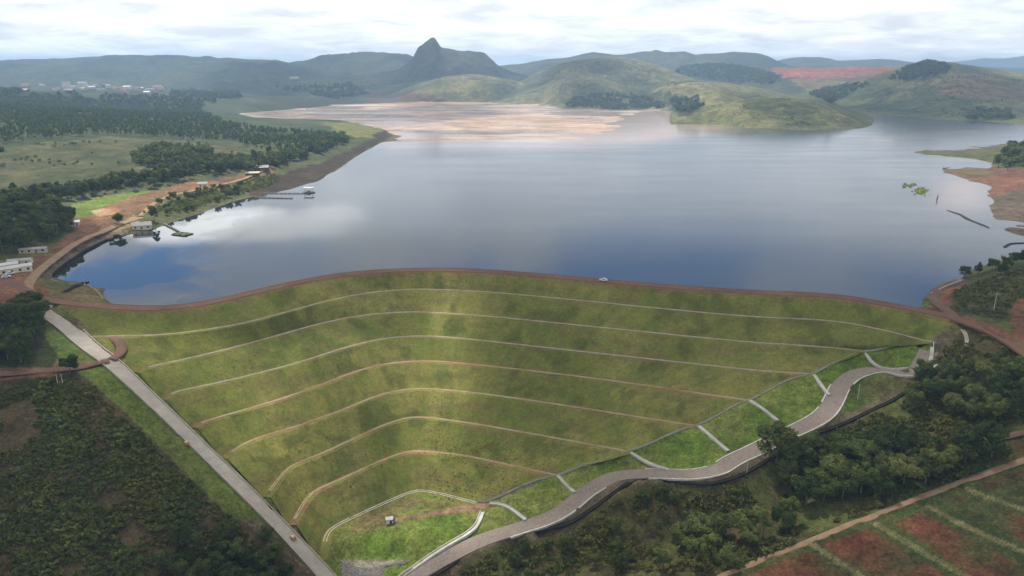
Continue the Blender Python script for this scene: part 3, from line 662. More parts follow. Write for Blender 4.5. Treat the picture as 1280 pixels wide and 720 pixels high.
# ---- ribbons: a cross-section swept along a world line
def ribbon(name, line, prof, mat, parent=None, z=None, origin=None, st=2.0, along=False, wv=None, zoff=0, sm=False):
    """prof: list of (offset, dz); z: None keeps the line's z, 'g' drapes on the ground"""
    L = step_resample(np.asarray(line, float), st); n = line_normals(L); k = len(prof); m = len(L)
    if z == 'g': L[:, 2] = np.convolve(np.pad(Hxy(L[:, 0], L[:, 1], Z0), 2, 'edge'), np.ones(5)/5, 'valid')
    W = np.ones(m) if wv is None else np.interp(np.linspace(0, 1, m), np.linspace(0, 1, len(wv)), wv)
    vs = np.zeros((m, k, 3))
    for j, (o, dz) in enumerate(prof):
        vs[:, j, :2] = L[:, :2]+n*(o*W)[:, None]; vs[:, j, 2] = L[:, 2]+dz+zoff
    if z in ('g', 'm'):
        gm = np.max([Hxy(vs[:, j, 0], vs[:, j, 1], Z0) for j in range(k)], axis=0)+.1
        gm = np.convolve(np.pad(gm, 2, 'edge'), np.ones(5)/5, 'valid')
        if z == 'm': gm = np.maximum(gm, L[:, 2])
        for j, (o, dz) in enumerate(prof): vs[:, j, 2] = gm+dz+zoff
    org = np.array(origin if origin is not None else (0, 0, 0), float)
    ii = np.arange(m*k).reshape(m, k); q = np.stack([ii[:-1, :-1], ii[1:, :-1], ii[1:, 1:], ii[:-1, 1:]], -1).reshape(-1, 4)
    o = npmesh(name, vs.reshape(-1, 3)-org, q, mat, None, smooth_=sm, parent=parent)
    if along:
        d = np.r_[0, np.cumsum(np.linalg.norm(np.diff(L[:, :2], axis=0), axis=1))]
        a = o.data.attributes.new('along', 'FLOAT', 'POINT'); a.data.foreach_set('value', np.repeat(d, k).astype(np.float32))
    return o
def chan(w, t=.26, h=.12, dp=.3):      # U-shaped drain, walls proud of the soil, closed outer faces
    return [(w/2+t+.02, -.6), (w/2+t, h), (w/2, h), (w/2-.02, h-dp), (-w/2+.02, h-dp), (-w/2, h), (-w/2-t, h), (-w/2-t-.02, -.6)]
for i, L in enumerate(LINES[1:], 1):
    last = i == len(LINES)-1
    a = 0 if i in (1,) else (6 if not last else 22)
    ln = L[a:].copy(); ln[:, :2] -= line_normals(ln)*1.3
    ribbon('toe_drain' if last else 'berm_drain', ln, chan(.9 if last else .55), M['wconc'] if last else (M['dconc'] if i not in (1, 2, 3) else M['conc']), dam, origin=D0)
# groin drain following the right-hand foot of the dam
gro = [(597,627),(612,629)]+[(697,593),(788,564),(873,532),(937,500),(1017,467),(1076,438),(1100,435),(1165,428)]
gz = [-61,-60.5,-52,-44,-36,-28,-20,-12,-10,-4.5]
gro_w = [P(x, y, z) for (x, y), z in zip(gro, gz)]
ribbon('groin_drain', chaikin(gro_w, 1), chan(.6, .1, .25), M['gconc'], dam, origin=D0, z='g')
M_conn = [((697,594,-52),(705,604,-52.6),(718,616,-53.6)), ((788,565,-44),(806,575,-44.8),(836,588,-45.8)), ((873,533,-36),(890,549,-36.7),(910,566,-37.6)), ((937,501,-28),(950,511,-28.6),(972,528,-29.6)),
          ((1017,468,-20),(1025,478,-20.6),(1037,491,-21.6)), ((1078,438,-12),(1096,448,-12.4),(1120,456,-13),(1139,463,-13.6)), ((1165,427,-4),(1166,436,-5),(1163,448,-7),(1160,459,-9))]
for c in M_conn: ribbon('side_drain', chaikin([P(*q) for q in c], 2), chan(.9, .3, .45), M['wconc'], dam, origin=D0, z='g')
ribbon('side_drain', chaikin([P(*q) for q in ((1162,459,-9),(1168,454,-8.6),(1171,452,-8.4))], 1), chan(.9, .3, .45), M['wconc'], dam, origin=D0, z='g')
ribbon('side_drain', chaikin([P(*q) for q in ((612,632,-60.8),(630,636,-60.6),(657,653,-60.6))], 1), chan(.9, .3, .35), M['wconc'], dam, origin=D0, z='g')
ribbon('toe_drain', chaikin([P(*q) for q in ((603,640,-61),(598,655,-62),(590,664,-62.6),(560,681,-64.2),(530,700,-65.6),(500,722,-66.8),(480,738,-67.5))], 2), chan(1.5, .3, .5, .5), M['wconc'], dam, origin=D0, z='g')
# crest road on the dam, red dirt with a low berm of soil each side
cr = up1.copy(); cr[:, :2] -= nrm*4.2; cr[:, 2] = 4.0
ext_l = np.array([P(*q) for q in ((30,366,4.2),(52,373,4.1))]); ext_r = np.array([P(*q) for q in ((1225,408,4.6),(1262,425,5.2),(1300,452,5.5),(1380,500,4.5))])
crl = np.vstack([ext_l, cr[2:-2], ext_r])
co = ribbon('crest_road', chaikin(crl, 1), [(3.9, -.5), (3.8, .3), (3.3, .32), (3.0, .10), (1.2, .07), (0, .12), (-1.2, .07), (-3.0, .10), (-3.3, .32), (-3.8, .3), (-3.9, -.5)], M['redg'])
tag(co, kind='structure')
# ================================================================== SPILLWAY CHUTE
ch = empty('spillway_chute', tuple(chute_w[0]), 0, 'long straight concrete spillway chute running down the left side of the dam', 'spillway'); CO = tuple(chute_w[0])
wv = WV
ribbon('chute_floor', chute_w, [(3.3, .15), (-3.3, .15)], M['chute'], ch, origin=CO, along=True, wv=wv)
for sgn in (1, -1):
    pr = [(sgn*3.6, -1.2), (sgn*3.6, .75), (sgn*3.3, .75), (sgn*3.3, .1)]
    if sgn > 0: pr = pr[::-1]
    ribbon('chute_wall', chute_w, pr if sgn < 0 else pr, M['conc'], ch, origin=CO, wv=wv)
pad = P(70, 378, 3)
mb = MB(); a, b, c, d = P(47,378,2.6), P(56,371,3.4), P(73,378,3.0), P(62,387,2.0)
mb.add([(*p[:2], p[2]+.5) for p in (a, d, c, b)]+[(*p[:2], p[2]-1.5) for p in (a, d, c, b)], [(0, 1, 2, 3), (4, 7, 6, 5), (0, 4, 5, 1), (1, 5, 6, 2), (2, 6, 7, 3), (3, 7, 4, 0)])
mb.v = [tuple(np.array(v)-np.array(CO)) for v in mb.v]; mb.build('inlet_slab', M['conc'], ch)
# soil washed over the chute, orange silt traps
for (px, py, z) in ((233,553,-30),(367,684,-58.5)):
    x, y, z = P(px, py, z); gz_ = float(Hxy(x, y, Z0))
    t = empty('silt_trap', (x, y, gz_-.2), math.radians(-40), None, 'silt trap', 'orange silt traps beside the spillway')
    t['label'] = 'small orange silt trap beside the chute %s' % ('halfway down its length' if px < 300 else 'near its lower end by the dark trees')
    MB().box(0, 0, 0, 2.6, 1.8, .9, 0, .8).build('basin_wall', M['orange'], t); MB().box(0, 0, .9, 1.6, 1.0, .12).build('cover_slab', M['conc'], t)
# ================================================================== COBBLED ROAD
ro = ribbon('road', road_w, [(3.9, -.8), (3.9, .12), (0, .2), (-3.9, .12), (-3.9, -.8)], M['cobble'], sm=False); tag(ro, kind='structure')
def part_of(line, a, b):
    L = step_resample(line, 1.5); m = len(L); return L[int(a*m):max(int(b*m), int(a*m)+2)]
for sgn, a, b in ((-1, .20, .30), (-1, .30, .36), (-1, .43, .64), (-1, .645, .80), (-1, .81, .94), (1, .42, .52), (1, .535, .62), (1, .64, .73), (1, .74, .80)):
    L = part_of(road_w, a, b); n = line_normals(L); o = L.copy(); o[:, :2] += n*sgn*4.15
    pr = [(.3, -.6), (.28, .32), (-.28, .32), (-.3, -.6)]
    ribbon('kerb', o, pr, M['wconc'], ro)
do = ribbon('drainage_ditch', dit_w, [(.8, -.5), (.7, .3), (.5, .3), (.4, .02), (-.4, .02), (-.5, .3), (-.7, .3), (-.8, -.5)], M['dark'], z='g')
tag(do, 'dark narrow drainage ditch following the outer side of the cobbled road', 'ditch')
ao = ribbon('drainage_ditch', chaikin([ground_at(*q) for q in ((1203,412),(1209,422),(1208,436),(1200,447),(1184,457))], 2), chan(.9, .3, .3), M['conc'], z='g')
tag(ao, 'pale curved concrete drain in scrub right of the dam crest', 'drain')
# dirt tracks
def track(nm, pxs, w, mat, lab=None):
    L = chaikin([ground_at(*q) for q in pxs], 2)
    o = ribbon(nm, L, [(w/2+.5, -.5), (w/2, -.1), (w*.2, .02), (-w*.2, .02), (-w/2, -.1), (-w/2-.5, -.5)], mat, z='g', st=1.5); tag(o, kind='structure'); return o
track('dirt_path', [(880,730),(912,716),(1000,681),(1060,657),(1130,629),(1190,606),(1240,589),(1285,574),(1340,555)], 2.3, M['tan'])
track('dirt_road', [(-60,474),(0,468),(40,465),(80,462),(110,458),(136,451)], 4.2, M['red'])
track('dirt_road', [(139,450),(149,443),(153,434),(149,426),(141,421)], 3.8, M['red'])
track('dirt_road', [(-40,352),(0,349),(22,354),(32,364),(48,372)], 6, M['red'])
track('dirt_road', [(34,366),(36,352),(52,336),(80,314),(112,296),(150,280),(176,272)], 5, M['tan'])
track('dirt_road', [(176,270),(190,254),(215,243),(250,236),(300,226),(335,212)], 4, M['tan'])
track('dirt_road', [(1196,402),(1186,390),(1170,380),(1166,370),(1180,360),(1200,352)], 5, M['red'])
track('dirt_path', [(1250,548),(1280,541),(1310,548)], 3, M['red'])
# ================================================================== VEGETATION PROTOTYPES
def leafquads(rng, centers, radii, n, size, flat=.75):
    """leaf-clump quads spread through ellipsoid clumps -> V, Q, tint"""
    Vs = []; T = []
    for c, r in zip(centers, radii):
        d = rng.normal(size=(n, 3)); d /= np.linalg.norm(d, axis=1)[:, None]
        rad = r*(.55+.5*rng.rand(n)**.6)[:, None]
        p = np.array(c)+d*rad*np.array((1, 1, flat))
        nn = d+rng.normal(size=(n, 3))*.55+np.array((0, 0, .35)); nn /= np.linalg.norm(nn, axis=1)[:, None]
        a = np.cross(nn, rng.normal(size=(n, 3))); a /= np.linalg.norm(a, axis=1)[:, None]; b = np.cross(nn, a)
        s = size*(.6+.8*rng.rand(n))[:, None]
        a *= s; b *= s*(.5+.5*rng.rand(n))[:, None]
        Vs.append(np.stack([p-a, p-b*.9, p+a, p+b], 1)); t = .75+.5*rng.rand(); T.append(np.full(n, t)*(.85+.3*rng.rand(n)))
    Vv = np.concatenate(Vs).reshape(-1, 3); T = np.concatenate(T)
    return Vv, np.arange(len(Vv)).reshape(-1, 4), np.repeat(T, 4)
def crown_shape(rng, h, w, kind):
    cs, rs = [], []
    if kind == 'round':
        for i in range(22):
            a = rng.rand()*6.283; rr = w/2*math.sqrt(rng.rand())*.78; zt = rng.rand()
            z = h*(.42+.48*zt)*(1-.18*(rr/(w/2))**2); cs.append((rr*math.cos(a), rr*math.sin(a), z)); rs.append(w*(.13+.08*rng.rand()))
    elif kind == 'tall':
        for i in range(24):
            zt = rng.rand(); ww = w/2*(.35+.65*math.sin(math.pi*min(1, .25+zt*.75)))
            a = rng.rand()*6.283; rr = ww*rng.rand()**.6*.8; cs.append((rr*math.cos(a), rr*math.sin(a), h*(.33+.6*zt))); rs.append(w*(.11+.08*rng.rand()))
    else:   # loose spreading
        for i in range(15):
            a = rng.rand()*6.283; rr = w/2*math.sqrt(rng.rand())*.85
            cs.append((rr*math.cos(a), rr*math.sin(a), h*(.55+.38*rng.rand()))); rs.append(w*(.10+.07*rng.rand()))
    return cs, rs
PROTO = {}
def make_proto(key, h, w, kind, mat, seed, n=70, size=.5):
    rng = np.random.RandomState(seed); cs, rs = crown_shape(rng, h, w, kind)
    Vv, Q, T = leafquads(rng, cs, rs, n, size)
    cm = npmesh('crown', Vv, Q, mat, np.repeat(T[:, None], 3, 1), smooth_=False, colname='Tint')
    mb = MB(); top = Vector((rng.normal()*.3, rng.normal()*.3, h*.6)); r0 = h*.018+.05
    mid = Vector((rng.normal()*.2, rng.normal()*.2, h*.3))
    mb.tube((0, 0, -1.0), mid, r0, r0*.75); mb.tube(mid, top, r0*.75, r0*.4)
    for i in range(0, len(cs), 3):
        st = mid.lerp(top, .1+.85*rng.rand()); e = st.lerp(Vector(cs[i]), .9); mb.tube(st, e, r0*.35, r0*.1, 5)
    tm = mb.build('trunk', M['bark'])
    cmd, tmd = cm.data, tm.data; bpy.data.objects.remove(cm); bpy.data.objects.remove(tm)
    PROTO[key] = (cmd, tmd, h, w)
SPEC = [('d', 'leafd', 'round'), ('m', 'leafm', 'round'), ('e', 'leafe', 'tall'), ('l', 'leafm', 'loose')]
for k, mt, kd in SPEC:
    for j in range(3): make_proto(k+str(j), 12, {'round': 10, 'tall': 6.5, 'loose': 9}[kd], kd, M[mt], 40+j+{'d': 0, 'm': 10, 'e': 20, 'l': 30}[k], 150, .33)
def tree(key, x, y, z, h, label, cat, group, name='tree', wide=1.0):
    cm, tm, ph, pw = PROTO[key]; s = h/ph
    r = empty(name, (x, y, z), random.random()*6.28, label, cat, group); r.scale = (s*wide*random.uniform(.9, 1.12), s*wide*random.uniform(.9, 1.12), s)
    for nm, me in (('trunk', tm), ('crown', cm)):
        o = bpy.data.objects.new(nm, me); COL.objects.link(o); o.parent = r
    return r
TREES = [] 
def scatter(poly, n, mind, keyf, hf, label, group, name='broadleaf_tree', cat='tree', zlo=-200, wide=1.0, tries=40000, ydiv=1.0):
    """uniform world scatter inside a zone traced on the ground"""
    W = [ground_at(*q) for q in poly]; xs_ = [q[0] for q in W]; ys_ = [q[1] for q in W]; wp = [(q[0], q[1]) for q in W]
    out = 0; loc = []
    for _ in range(tries):
        if out >= n: break
        x = random.uniform(min(xs_), max(xs_)); y = random.uniform(min(ys_), max(ys_))
        if not inpoly(np.array([x]), np.array([y]), wp)[0]: continue
        if any((x-a)**2+(y-b)**2 < mind**2 for a, b in loc): continue
        z = float(Hxy(x, y, Z0 if y < 700 else Z))
        if z < .1 and y > 430 and x < 0: continue
        loc.append((x, y)); out += 1
        tree(random.choice(keyf), x, y, z-.2, hf(), label, cat, group, name, wide)
        TREES.append((x, y))
    return out
U = random.uniform
cnt = {}
def sc(tagname, *a, **k): cnt[tagname] = scatter(*a, **k)
D_, M_, E_, L_ = ['d0','d1','d2'], ['m0','m1','m2'], ['e0','e1','e2'], ['l0','l1','l2']
# lower-left corner wood beside the road junction
sc('jct', [(-30,392),(42,388),(56,412),(56,440),(45,456),(-30,460)], 26, 4.2, D_, lambda: U(9, 13), 'dark leafy tree in the packed wood beside the top of the spillway', 'trees of the small wood at the top of the spillway')
sc('bank', [(200,722),(215,690),(250,665),(300,655),(335,672),(360,705),(380,724),(300,800),(200,800)], 34, 4.6, D_, lambda: U(6.5, 10), 'dark leafy tree at the lower edge beside the foot of the spillway', 'dark trees at the foot of the spillway')
sc('lrA', [(975,600),(1000,585),(1050,580),(1100,560),(1150,575),(1230,560),(1250,575),(1180,600),(1100,622),(1040,632),(1000,640),(985,625)], 34, 6.4, D_+M_, lambda: U(10, 15), 'green tree in the dense belt between cobbled road and red plots', 'trees of the belt above the red plots')
sc('lrB', [(1145,490),(1165,465),(1200,470),(1285,475),(1285,545),(1230,530),(1180,520),(1130,525),(1120,508)], 24, 7.5, D_+M_, lambda: U(8, 13), 'dark tree in the wood on the slope right of the cobbled road', 'trees of the slope wood right of the dam')
sc('lrC', [(830,690),(850,668),(880,662),(930,670),(985,650),(990,670),(960,690),(915,712),(870,724),(800,724)], 13, 7, M_+L_, lambda: U(9, 14), 'bright green spreading tree beside the pale dirt path', 'trees beside the pale dirt path')
sc('lrD', [(600,722),(610,706),(640,690),(680,684),(740,676),(780,690),(830,700),(800,722),(700,740)], 11, 6, D_+M_, lambda: U(5, 8.5), 'low bushy tree near the bottom edge below the cobbled road', 'bushy trees below the cobbled road')
sc('lrE', [(760,664),(800,612),(845,624),(850,650),(800,680)], 9, 6, L_+M_, lambda: U(4, 7), 'loose small tree in the rough grass below the ditch', 'small trees in the rough grass below the ditch')
# singled-out trees
for px, py, k, h, lab in ((970,578,'d0',19,'tall dark tree overhanging the cobbled road at its narrow bend'), (985,590,'e1',17,'slim tall tree just behind the overhanging roadside tree'), (88,468,'d1',9.5,'lone leafy tree where the red dirt road meets the spillway'),
                        (1012,572,'d2',12,'low rounded dark tree covering the road edge'), (1000,580,'d1',11,'dark tree squeezed between the two roadside trees'), (1156,474,'d2',10,'dark tree hiding the upper end of the cobbled road'),(1150,482,'d0',10,'round dark tree just below the upper road end'),
                        (985,660,'l1',13,'pale trunked loose tree at the belt lower edge'), (1205,347,'d0',8,'round dark tree standing on the shore right of the crest'), (1222,343,'e0',8,'second round shore tree, behind the soil cutting'), (1240,338,'d1',8,'third shore tree, smaller and set back'),
                        (148,280,'d2',9,'dark round tree beside the bare earth patch'), (193,276,'e2',12,'dark upright tree beside the lakeside house')):
    x, y, z = ground_at(px, py); tree(k, x, y, z-.2, h, lab, 'tree', None, 'broadleaf_tree'); TREES.append((x, y))
sc('rsh', [(1240,340),(1285,318),(1300,330),(1255,345)], 8, 5, D_, lambda: U(6, 9), 'dark bushy tree on the right shore edge above the water', 'trees on the right shore near the crest')
sc('pen', [(1243,213),(1250,200),(1262,190),(1280,184),(1310,182),(1310,218),(1270,216)], 16, 7, M_+D_, lambda: U(14, 22), 'large green tree on the far right peninsula', 'trees on the far right peninsula')
sc('pen2', [(1246,213),(1250,198),(1283,187),(1283,213)], 9, 8, D_+M_, lambda: U(12, 19), 'large green tree on the far right peninsula', 'trees on the far right peninsula')
# left mid woods
sc('lw', [(-30,262),(0,262),(50,258),(85,268),(88,290),(60,305),(20,318),(-30,325)], 60, 6.2, D_, lambda: U(12, 17), 'dark tall tree in the dense wood above the white sheds', 'trees of the dense wood above the white sheds')
sc('lbelt', [(0,250),(60,244),(100,236),(170,226),(230,214),(300,204),(340,196),(330,210),(250,222),(200,234),(130,242),(80,254),(0,262)], 62, 8, E_+D_, lambda: U(10, 15), 'slender tree in the belt behind the bright green field', 'trees of the belt behind the bright green field')
sc('lsh', [(180,266),(215,250),(262,238),(300,230),(312,240),(285,248),(250,260),(205,272)], 30, 5, M_+D_, lambda: U(5, 9), 'bushy tree on the bank between track and lake', 'bushy trees on the lake bank')
print('TREES', cnt, len(TREES))
# ---- uncountable growth as single stuff objects
def lowtree(rng, n, w, h, size, kind):
    cs, rs = crown_shape(rng, h, w, kind); sel = list(rng.choice(len(cs), min(len(cs), 7), replace=False))
    return leafquads(rng, [cs[i] for i in sel], [rs[i]*1.5 for i in sel], n, size)
def mass(name, label, cat, P3, hs, base, mat, tint=None):
    rng = np.random.RandomState(5); Va = []; Qa = []; Ta = []; off = 0
    ch_ = rng.randint(0, len(base), len(P3)); an = rng.rand(len(P3))*6.283
    for i, (p, h) in enumerate(zip(P3, hs)):
        v, q, t = base[ch_[i]]; c, s = math.cos(an[i]), math.sin(an[i])
        w = np.empty_like(v); w[:, 0] = (v[:, 0]*c-v[:, 1]*s)*h+p[0]; w[:, 1] = (v[:, 0]*s+v[:, 1]*c)*h+p[1]; w[:, 2] = v[:, 2]*h+p[2]
        Va.append(w); Qa.append(q+off); off += len(v); tt = t*(.75+.5*rng.rand())
        T3 = np.repeat(tt[:, None], 3, 1)
        if tint is not None: T3 = T3*tint[i]
        Ta.append(T3)
    o = npmesh(name, np.concatenate(Va), np.concatenate(Qa), mat, np.concatenate(Ta), smooth_=False, colname='Tint')
    tag(o, label, cat, kind='stuff'); return o
def points(polys, n, bbox, cond=None, A=None):
    """world-uniform points whose spot on the ground lies inside one of the traced zones"""
    rng = np.random.RandomState(len(polys)*13+n); out = []
    while sum(len(o) for o in out) < n:
        x = rng.uniform(bbox[0], bbox[1], 60000); y = rng.uniform(bbox[2], bbox[3], 60000); z = Hxy(x, y, A if A is not None else Z)
        px, py = proj(x, y, z); m = np.zeros(len(x), bool)
        for q in polys: m |= inpoly(px, py, q)
        m &= z > -100
        if cond is not None: m &= cond(x, y, z, px, py)
        out.append(np.stack([x, y, z], 1)[m])
        if len(out) > 60: break
    return np.concatenate(out)[:n]
rr = np.random.RandomState(3)
bF = [lowtree(rr, 13, .48, 1.0, .07, 'tall') for _ in range(6)]        # unit-height far trees
bB = [lowtree(rr, 12, 1.15, 1.0, .16, 'round') for _ in range(6)]
def bush(rng):
    cs = [(rng.normal()*.3, rng.normal()*.3, .25+.3*rng.rand()) for _ in range(4)]; return leafquads(rng, cs, [.32]*4, 8, .2)
bS = [bush(rr) for _ in range(8)]
plant = [(-60,125),(236,131),(258,144),(290,157),(330,163),(425,170),(432,176),(425,184),(350,200),(330,190),(290,178),(200,172),(120,168),(40,176),(-60,190)]
pnt = points([plant], 8200, (-1500, 150, 850, 2300), lambda x, y, z, px, py: (fbm(x, y, 40, 3, 401) > .30))
mass('far_wood', 'hazy plantation of thin trees covering the land beyond the left pasture', 'woodland', pnt-np.array((0, 0, .5)), rr.uniform(6, 12, len(pnt)), bF, M['leafm'])
cond = lambda x, y, z, px, py: z > 2
pnt = points([[(300,218),(340,200),(400,180),(428,170),(436,178),(400,192),(345,210)], [(0,250),(100,236),(230,214),(340,196),(345,204),(240,220),(100,246),(0,262)], [(165,195),(200,184),(262,190),(280,204),(220,212),(172,207)]], 900, (-900, 0, 500, 1500), cond)
mass('lake_belt_wood', 'dark belt of trees lining the long straight bank left of the lake', 'woodland', pnt-np.array((0, 0, .5)), rr.uniform(6, 12, len(pnt)), bF+bB[:2], M['leafd'])
pnt = points([[(-60,121),(240,121),(300,122),(300,124),(236,134),(-60,132)], [(-60,112),(28,113),(28,122),(-60,122)], [(215,112),(300,114),(300,122),(262,126),(250,140),(215,136)], [(340,110),(440,104),(460,118),(420,125)]], 1700, (-3500, 0, 1500, 3600))
mass('village_wood', 'blue-hazed trees spread around the distant village', 'woodland', pnt-np.array((0, 0, .5)), rr.uniform(8, 15, len(pnt)), bB, M['leafd'])
pnt = points([[(1130,86),(1160,77),(1190,84),(1180,94),(1140,102),(1110,100)], [(1205,141),(1262,137),(1268,149),(1210,150)], [(1010,118),(1050,108),(1090,104),(1060,120),(1040,130)], [(835,125),(870,118),(880,132),(855,142),(835,135)],[(700,134),(720,123),(760,118),(810,122),(835,135),(760,137)],[(850,84),(900,80),(950,88),(985,100),(960,106),(880,98),(845,92)]], 2600, (-100, 2400, 1500, 4200))
mass('hillside_wood', 'dark patches of woodland clinging to the folds of the far hills', 'woodland', pnt-np.array((0, 0, .5)), rr.uniform(7, 14, len(pnt)), bB, M['leafd'])
# scattered shrubs on the pastures
pnt = points([[(-50,195),(60,178),(240,175),(330,195),(250,228),(60,245)], [(650,100),(760,76),(900,110),(880,130),(700,130)], [(850,140),(930,126),(1030,128),(1100,155),(1000,161),(870,150)], [(1060,140),(1150,90),(1280,100),(1280,148),(1120,145)]], 1100, (-900, 2600, 600, 3400), lambda x, y, z, px, py: (z > 2) & (fbm(x, y, 60, 3, 411) > .56) & ~((px > 830) & (px < 1120) & (py > 128) & (fbm(x, y, 30, 2, 412) < .6)))
mass('pasture_shrubs', 'scattered dark shrubs dotting the hazy pastures and hillsides', 'shrubs', pnt, rr.uniform(1.5, 4, len(pnt)), bB, M['leafd'])
pnt = points([[(-50,195),(60,180),(240,177),(320,190),(310,212),(150,236),(-50,250)]], 900, (-1200, 0, 550, 1200), lambda x, y, z, px, py: (ridged(x, y, 170, 3, 413) > .63))
mass('gully_shrubs', 'dark shrubs following the shallow gullies of the left pasture', 'shrubs', pnt, rr.uniform(1.5, 4.5, len(pnt)), bB, M['leafd'])
# scrub lower-left
scrp = [(-120,480),(70,474),(110,480),(200,566),(282,640),(330,690),(380,740),(200,900),(-300,900)]
pnt = points([scrp], 14500, (-420, -40, 130, 330), lambda x, y, z, px, py: (fbm(x, y, 16, 4, 421) > .36), Z0)
hs = rr.uniform(.4, 1.9, len(pnt))*(.1+2.1*fbm(pnt[:, 0], pnt[:, 1], 14, 4, 423))
tn = .82*np.stack([.92+.3*(fbm(pnt[:, 0], pnt[:, 1], 20, 3, 425)-.45)*2, np.ones(len(pnt)), .8+0*hs], 1)*(.85+.8*fbm(pnt[:, 0], pnt[:, 1], 9, 3, 427))[:, None]
mass('scrub', 'dark brown-green scrub covering the shaded slope left of the spillway', 'scrub', pnt, hs, bS, M['leafs'], tn)
# rough growth lower-right
lrp = [(570,722),(620,690),(710,674),(790,610),(880,612),(960,580),(1085,524),(1150,492),(1180,440),(1215,412),(1290,450),(1290,565),(1180,605),(1060,650),(920,712)]
ditw = step_resample(np.array([P(*q) for q in dit]), 6)
pnt = points([lrp], 4200, (-40, 300, 190, 330), lambda x, y, z, px, py: (fbm(x, y, 11, 4, 431) > .44) & (dist_to(ditw, x, y) > 2.5), Z0)
hs = rr.uniform(.7, 2.6, len(pnt)); tn = np.stack([.95+.8*(fbm(pnt[:, 0], pnt[:, 1], 16, 3, 435)-.4), 1.05+0*hs, .85+0*hs], 1)
mass('undergrowth', 'rough grass and low bushes between cobbled road and red plots', 'undergrowth', pnt, hs, bS, M['leafs'], tn)
sel = rr.randint(0, DX.size, 9000); pp_ = np.stack([DX, DY, DZ], -1).reshape(-1, 3)[sel]; keep_ = (np.repeat(par[:, None], DX.shape[1], 1).ravel()[sel] > 2.1) & (fbm(pp_[:, 0], pp_[:, 1], 16, 4, 441) > .52)
pp_ = pp_[keep_]; pp_[:, :2] += rr.normal(size=(len(pp_), 2))*.5; pp_[:, 2] -= .15
mass('weed_tufts', 'darker weed tufts dotted over the grassed dam face', 'weeds', pp_, rr.uniform(.25, .6, len(pp_)), bS, M['leafs'], np.tile((.9, 1.1, .7), (len(pp_), 1)))
# scrub on the little hill right of the crest and lake-side banks
pnt = points([[(1190,388),(1192,362),(1225,352),(1290,332),(1290,365),(1262,384),(1255,398),(1225,396)]], 500, (150, 420, 300, 520), None, Z0)
mass('shore_scrub', 'low scrub on the knoll right of the dam crest', 'scrub', pnt, rr.uniform(.6, 2.0, len(pnt)), bS, M['leafs'])
pnt = points([[(180,268),(262,240),(345,216),(350,228),(300,244),(230,266)], [(60,400),(80,410),(70,450),(58,440)]], 420, (-420, -80, 320, 900), lambda x, y, z, px, py: z > .3 if True else 0, Z0)
mass('bank_scrub', 'mixed bushes on the bank of the lake by the track', 'scrub', pnt, rr.uniform(1.2, 3.2, len(pnt)), bB, M['leafm'])
# weedy dividers of the plots
for i, (q, lab) in enumerate((([(1012,679),(1040,697),(1078,722)], 'first weedy divider strip from the left between red plots'), ([(1095,655),(1140,682),(1210,722)], 'long weedy divider strip in the middle of the red plots'),
          ([(1160,633),(1210,660),(1290,694)], 'weedy divider strip right of the long middle one'), ([(1208,611),(1240,624),(1290,640)], 'short weedy divider strip nearest the right edge'))):
    L = chaikin([ground_at(*p) for p in q], 1); L = step_resample(L, .45); n = len(L); r3 = np.random.RandomState(i)
    p3 = np.concatenate([L, L, L]); p3[:, :2] += r3.normal(size=(len(p3), 2))*.35; p3[:, 2] = Hxy(p3[:, 0], p3[:, 1], Z0)
    tn = np.tile(np.array((3.4, 2.8, 3.4)), (len(p3), 1))
    o = mass('weed_strip', lab, 'weeds', p3, r3.uniform(.18, .4, len(p3)), bS, M['leafs'], tn)
# floating weeds
fp = []
for cx, cy, rx, ry, n in ((1135,232,9,2.5,40),(1150,238,8,3,60),(1152,240,6,4,60)):
    for _ in range(n):
        p = P(cx+random.gauss(0, rx*.5), cy+random.gauss(0, ry*.5), 0); fp.append(p)
fp = np.array(fp); mass('floating_weeds', 'bright green raft of weeds floating off the right shore', 'water weeds', fp-np.array((0, 0, .3)), rr.uniform(1.2, 2.2, len(fp)), bS, M['leafm'], np.tile((1.5, 1.5, .9), (len(fp), 1)))
# ================================================================== ROCKS OF THE TOE FILTER
def rocks(name, label, poly, n, r0, r1, mat, seed=0):
    rng = np.random.RandomState(seed); W = [ground_at(*q) for q in poly]; wp = [(q[0], q[1]) for q in W]; xs_ = [q[0] for q in W]; ys_ = [q[1] for q in W]
    bm = bmesh.new(); bmesh.ops.create_icosphere(bm, subdivisions=1, radius=1); bv = np.array([v.co[:] for v in bm.verts]); bf = np.array([[v.index for v in f.verts] for f in bm.faces]); bm.free()
    Va = []; Qa = []; c = 0
    while c < n:
        x = rng.uniform(min(xs_), max(xs_)); y = rng.uniform(min(ys_), max(ys_))
        if not inpoly(np.array([x]), np.array([y]), wp)[0]: continue
        z = float(Hxy(x, y, Z0)); s = rng.uniform(r0, r1); v = bv*(1+.35*rng.normal(size=(len(bv), 1)).clip(-1, 1)*.6)*s*np.array((1, .8+.4*rng.rand(), .6))
        Va.append(v+np.array((x, y, z+.15))); Qa.append(bf+c*len(bv)); c += 1
    o = npmesh(name, np.concatenate(Va), np.concatenate(Qa), mat, None, smooth_=False); tag(o, label, 'rocks', kind='stuff')
rocks('riprap', 'grey loose stone filter at the very foot of the dam', [(424,700),(512,701),(506,706),(482,708),(476,722),(430,722)], 1500, .25, .6, M['rock'])
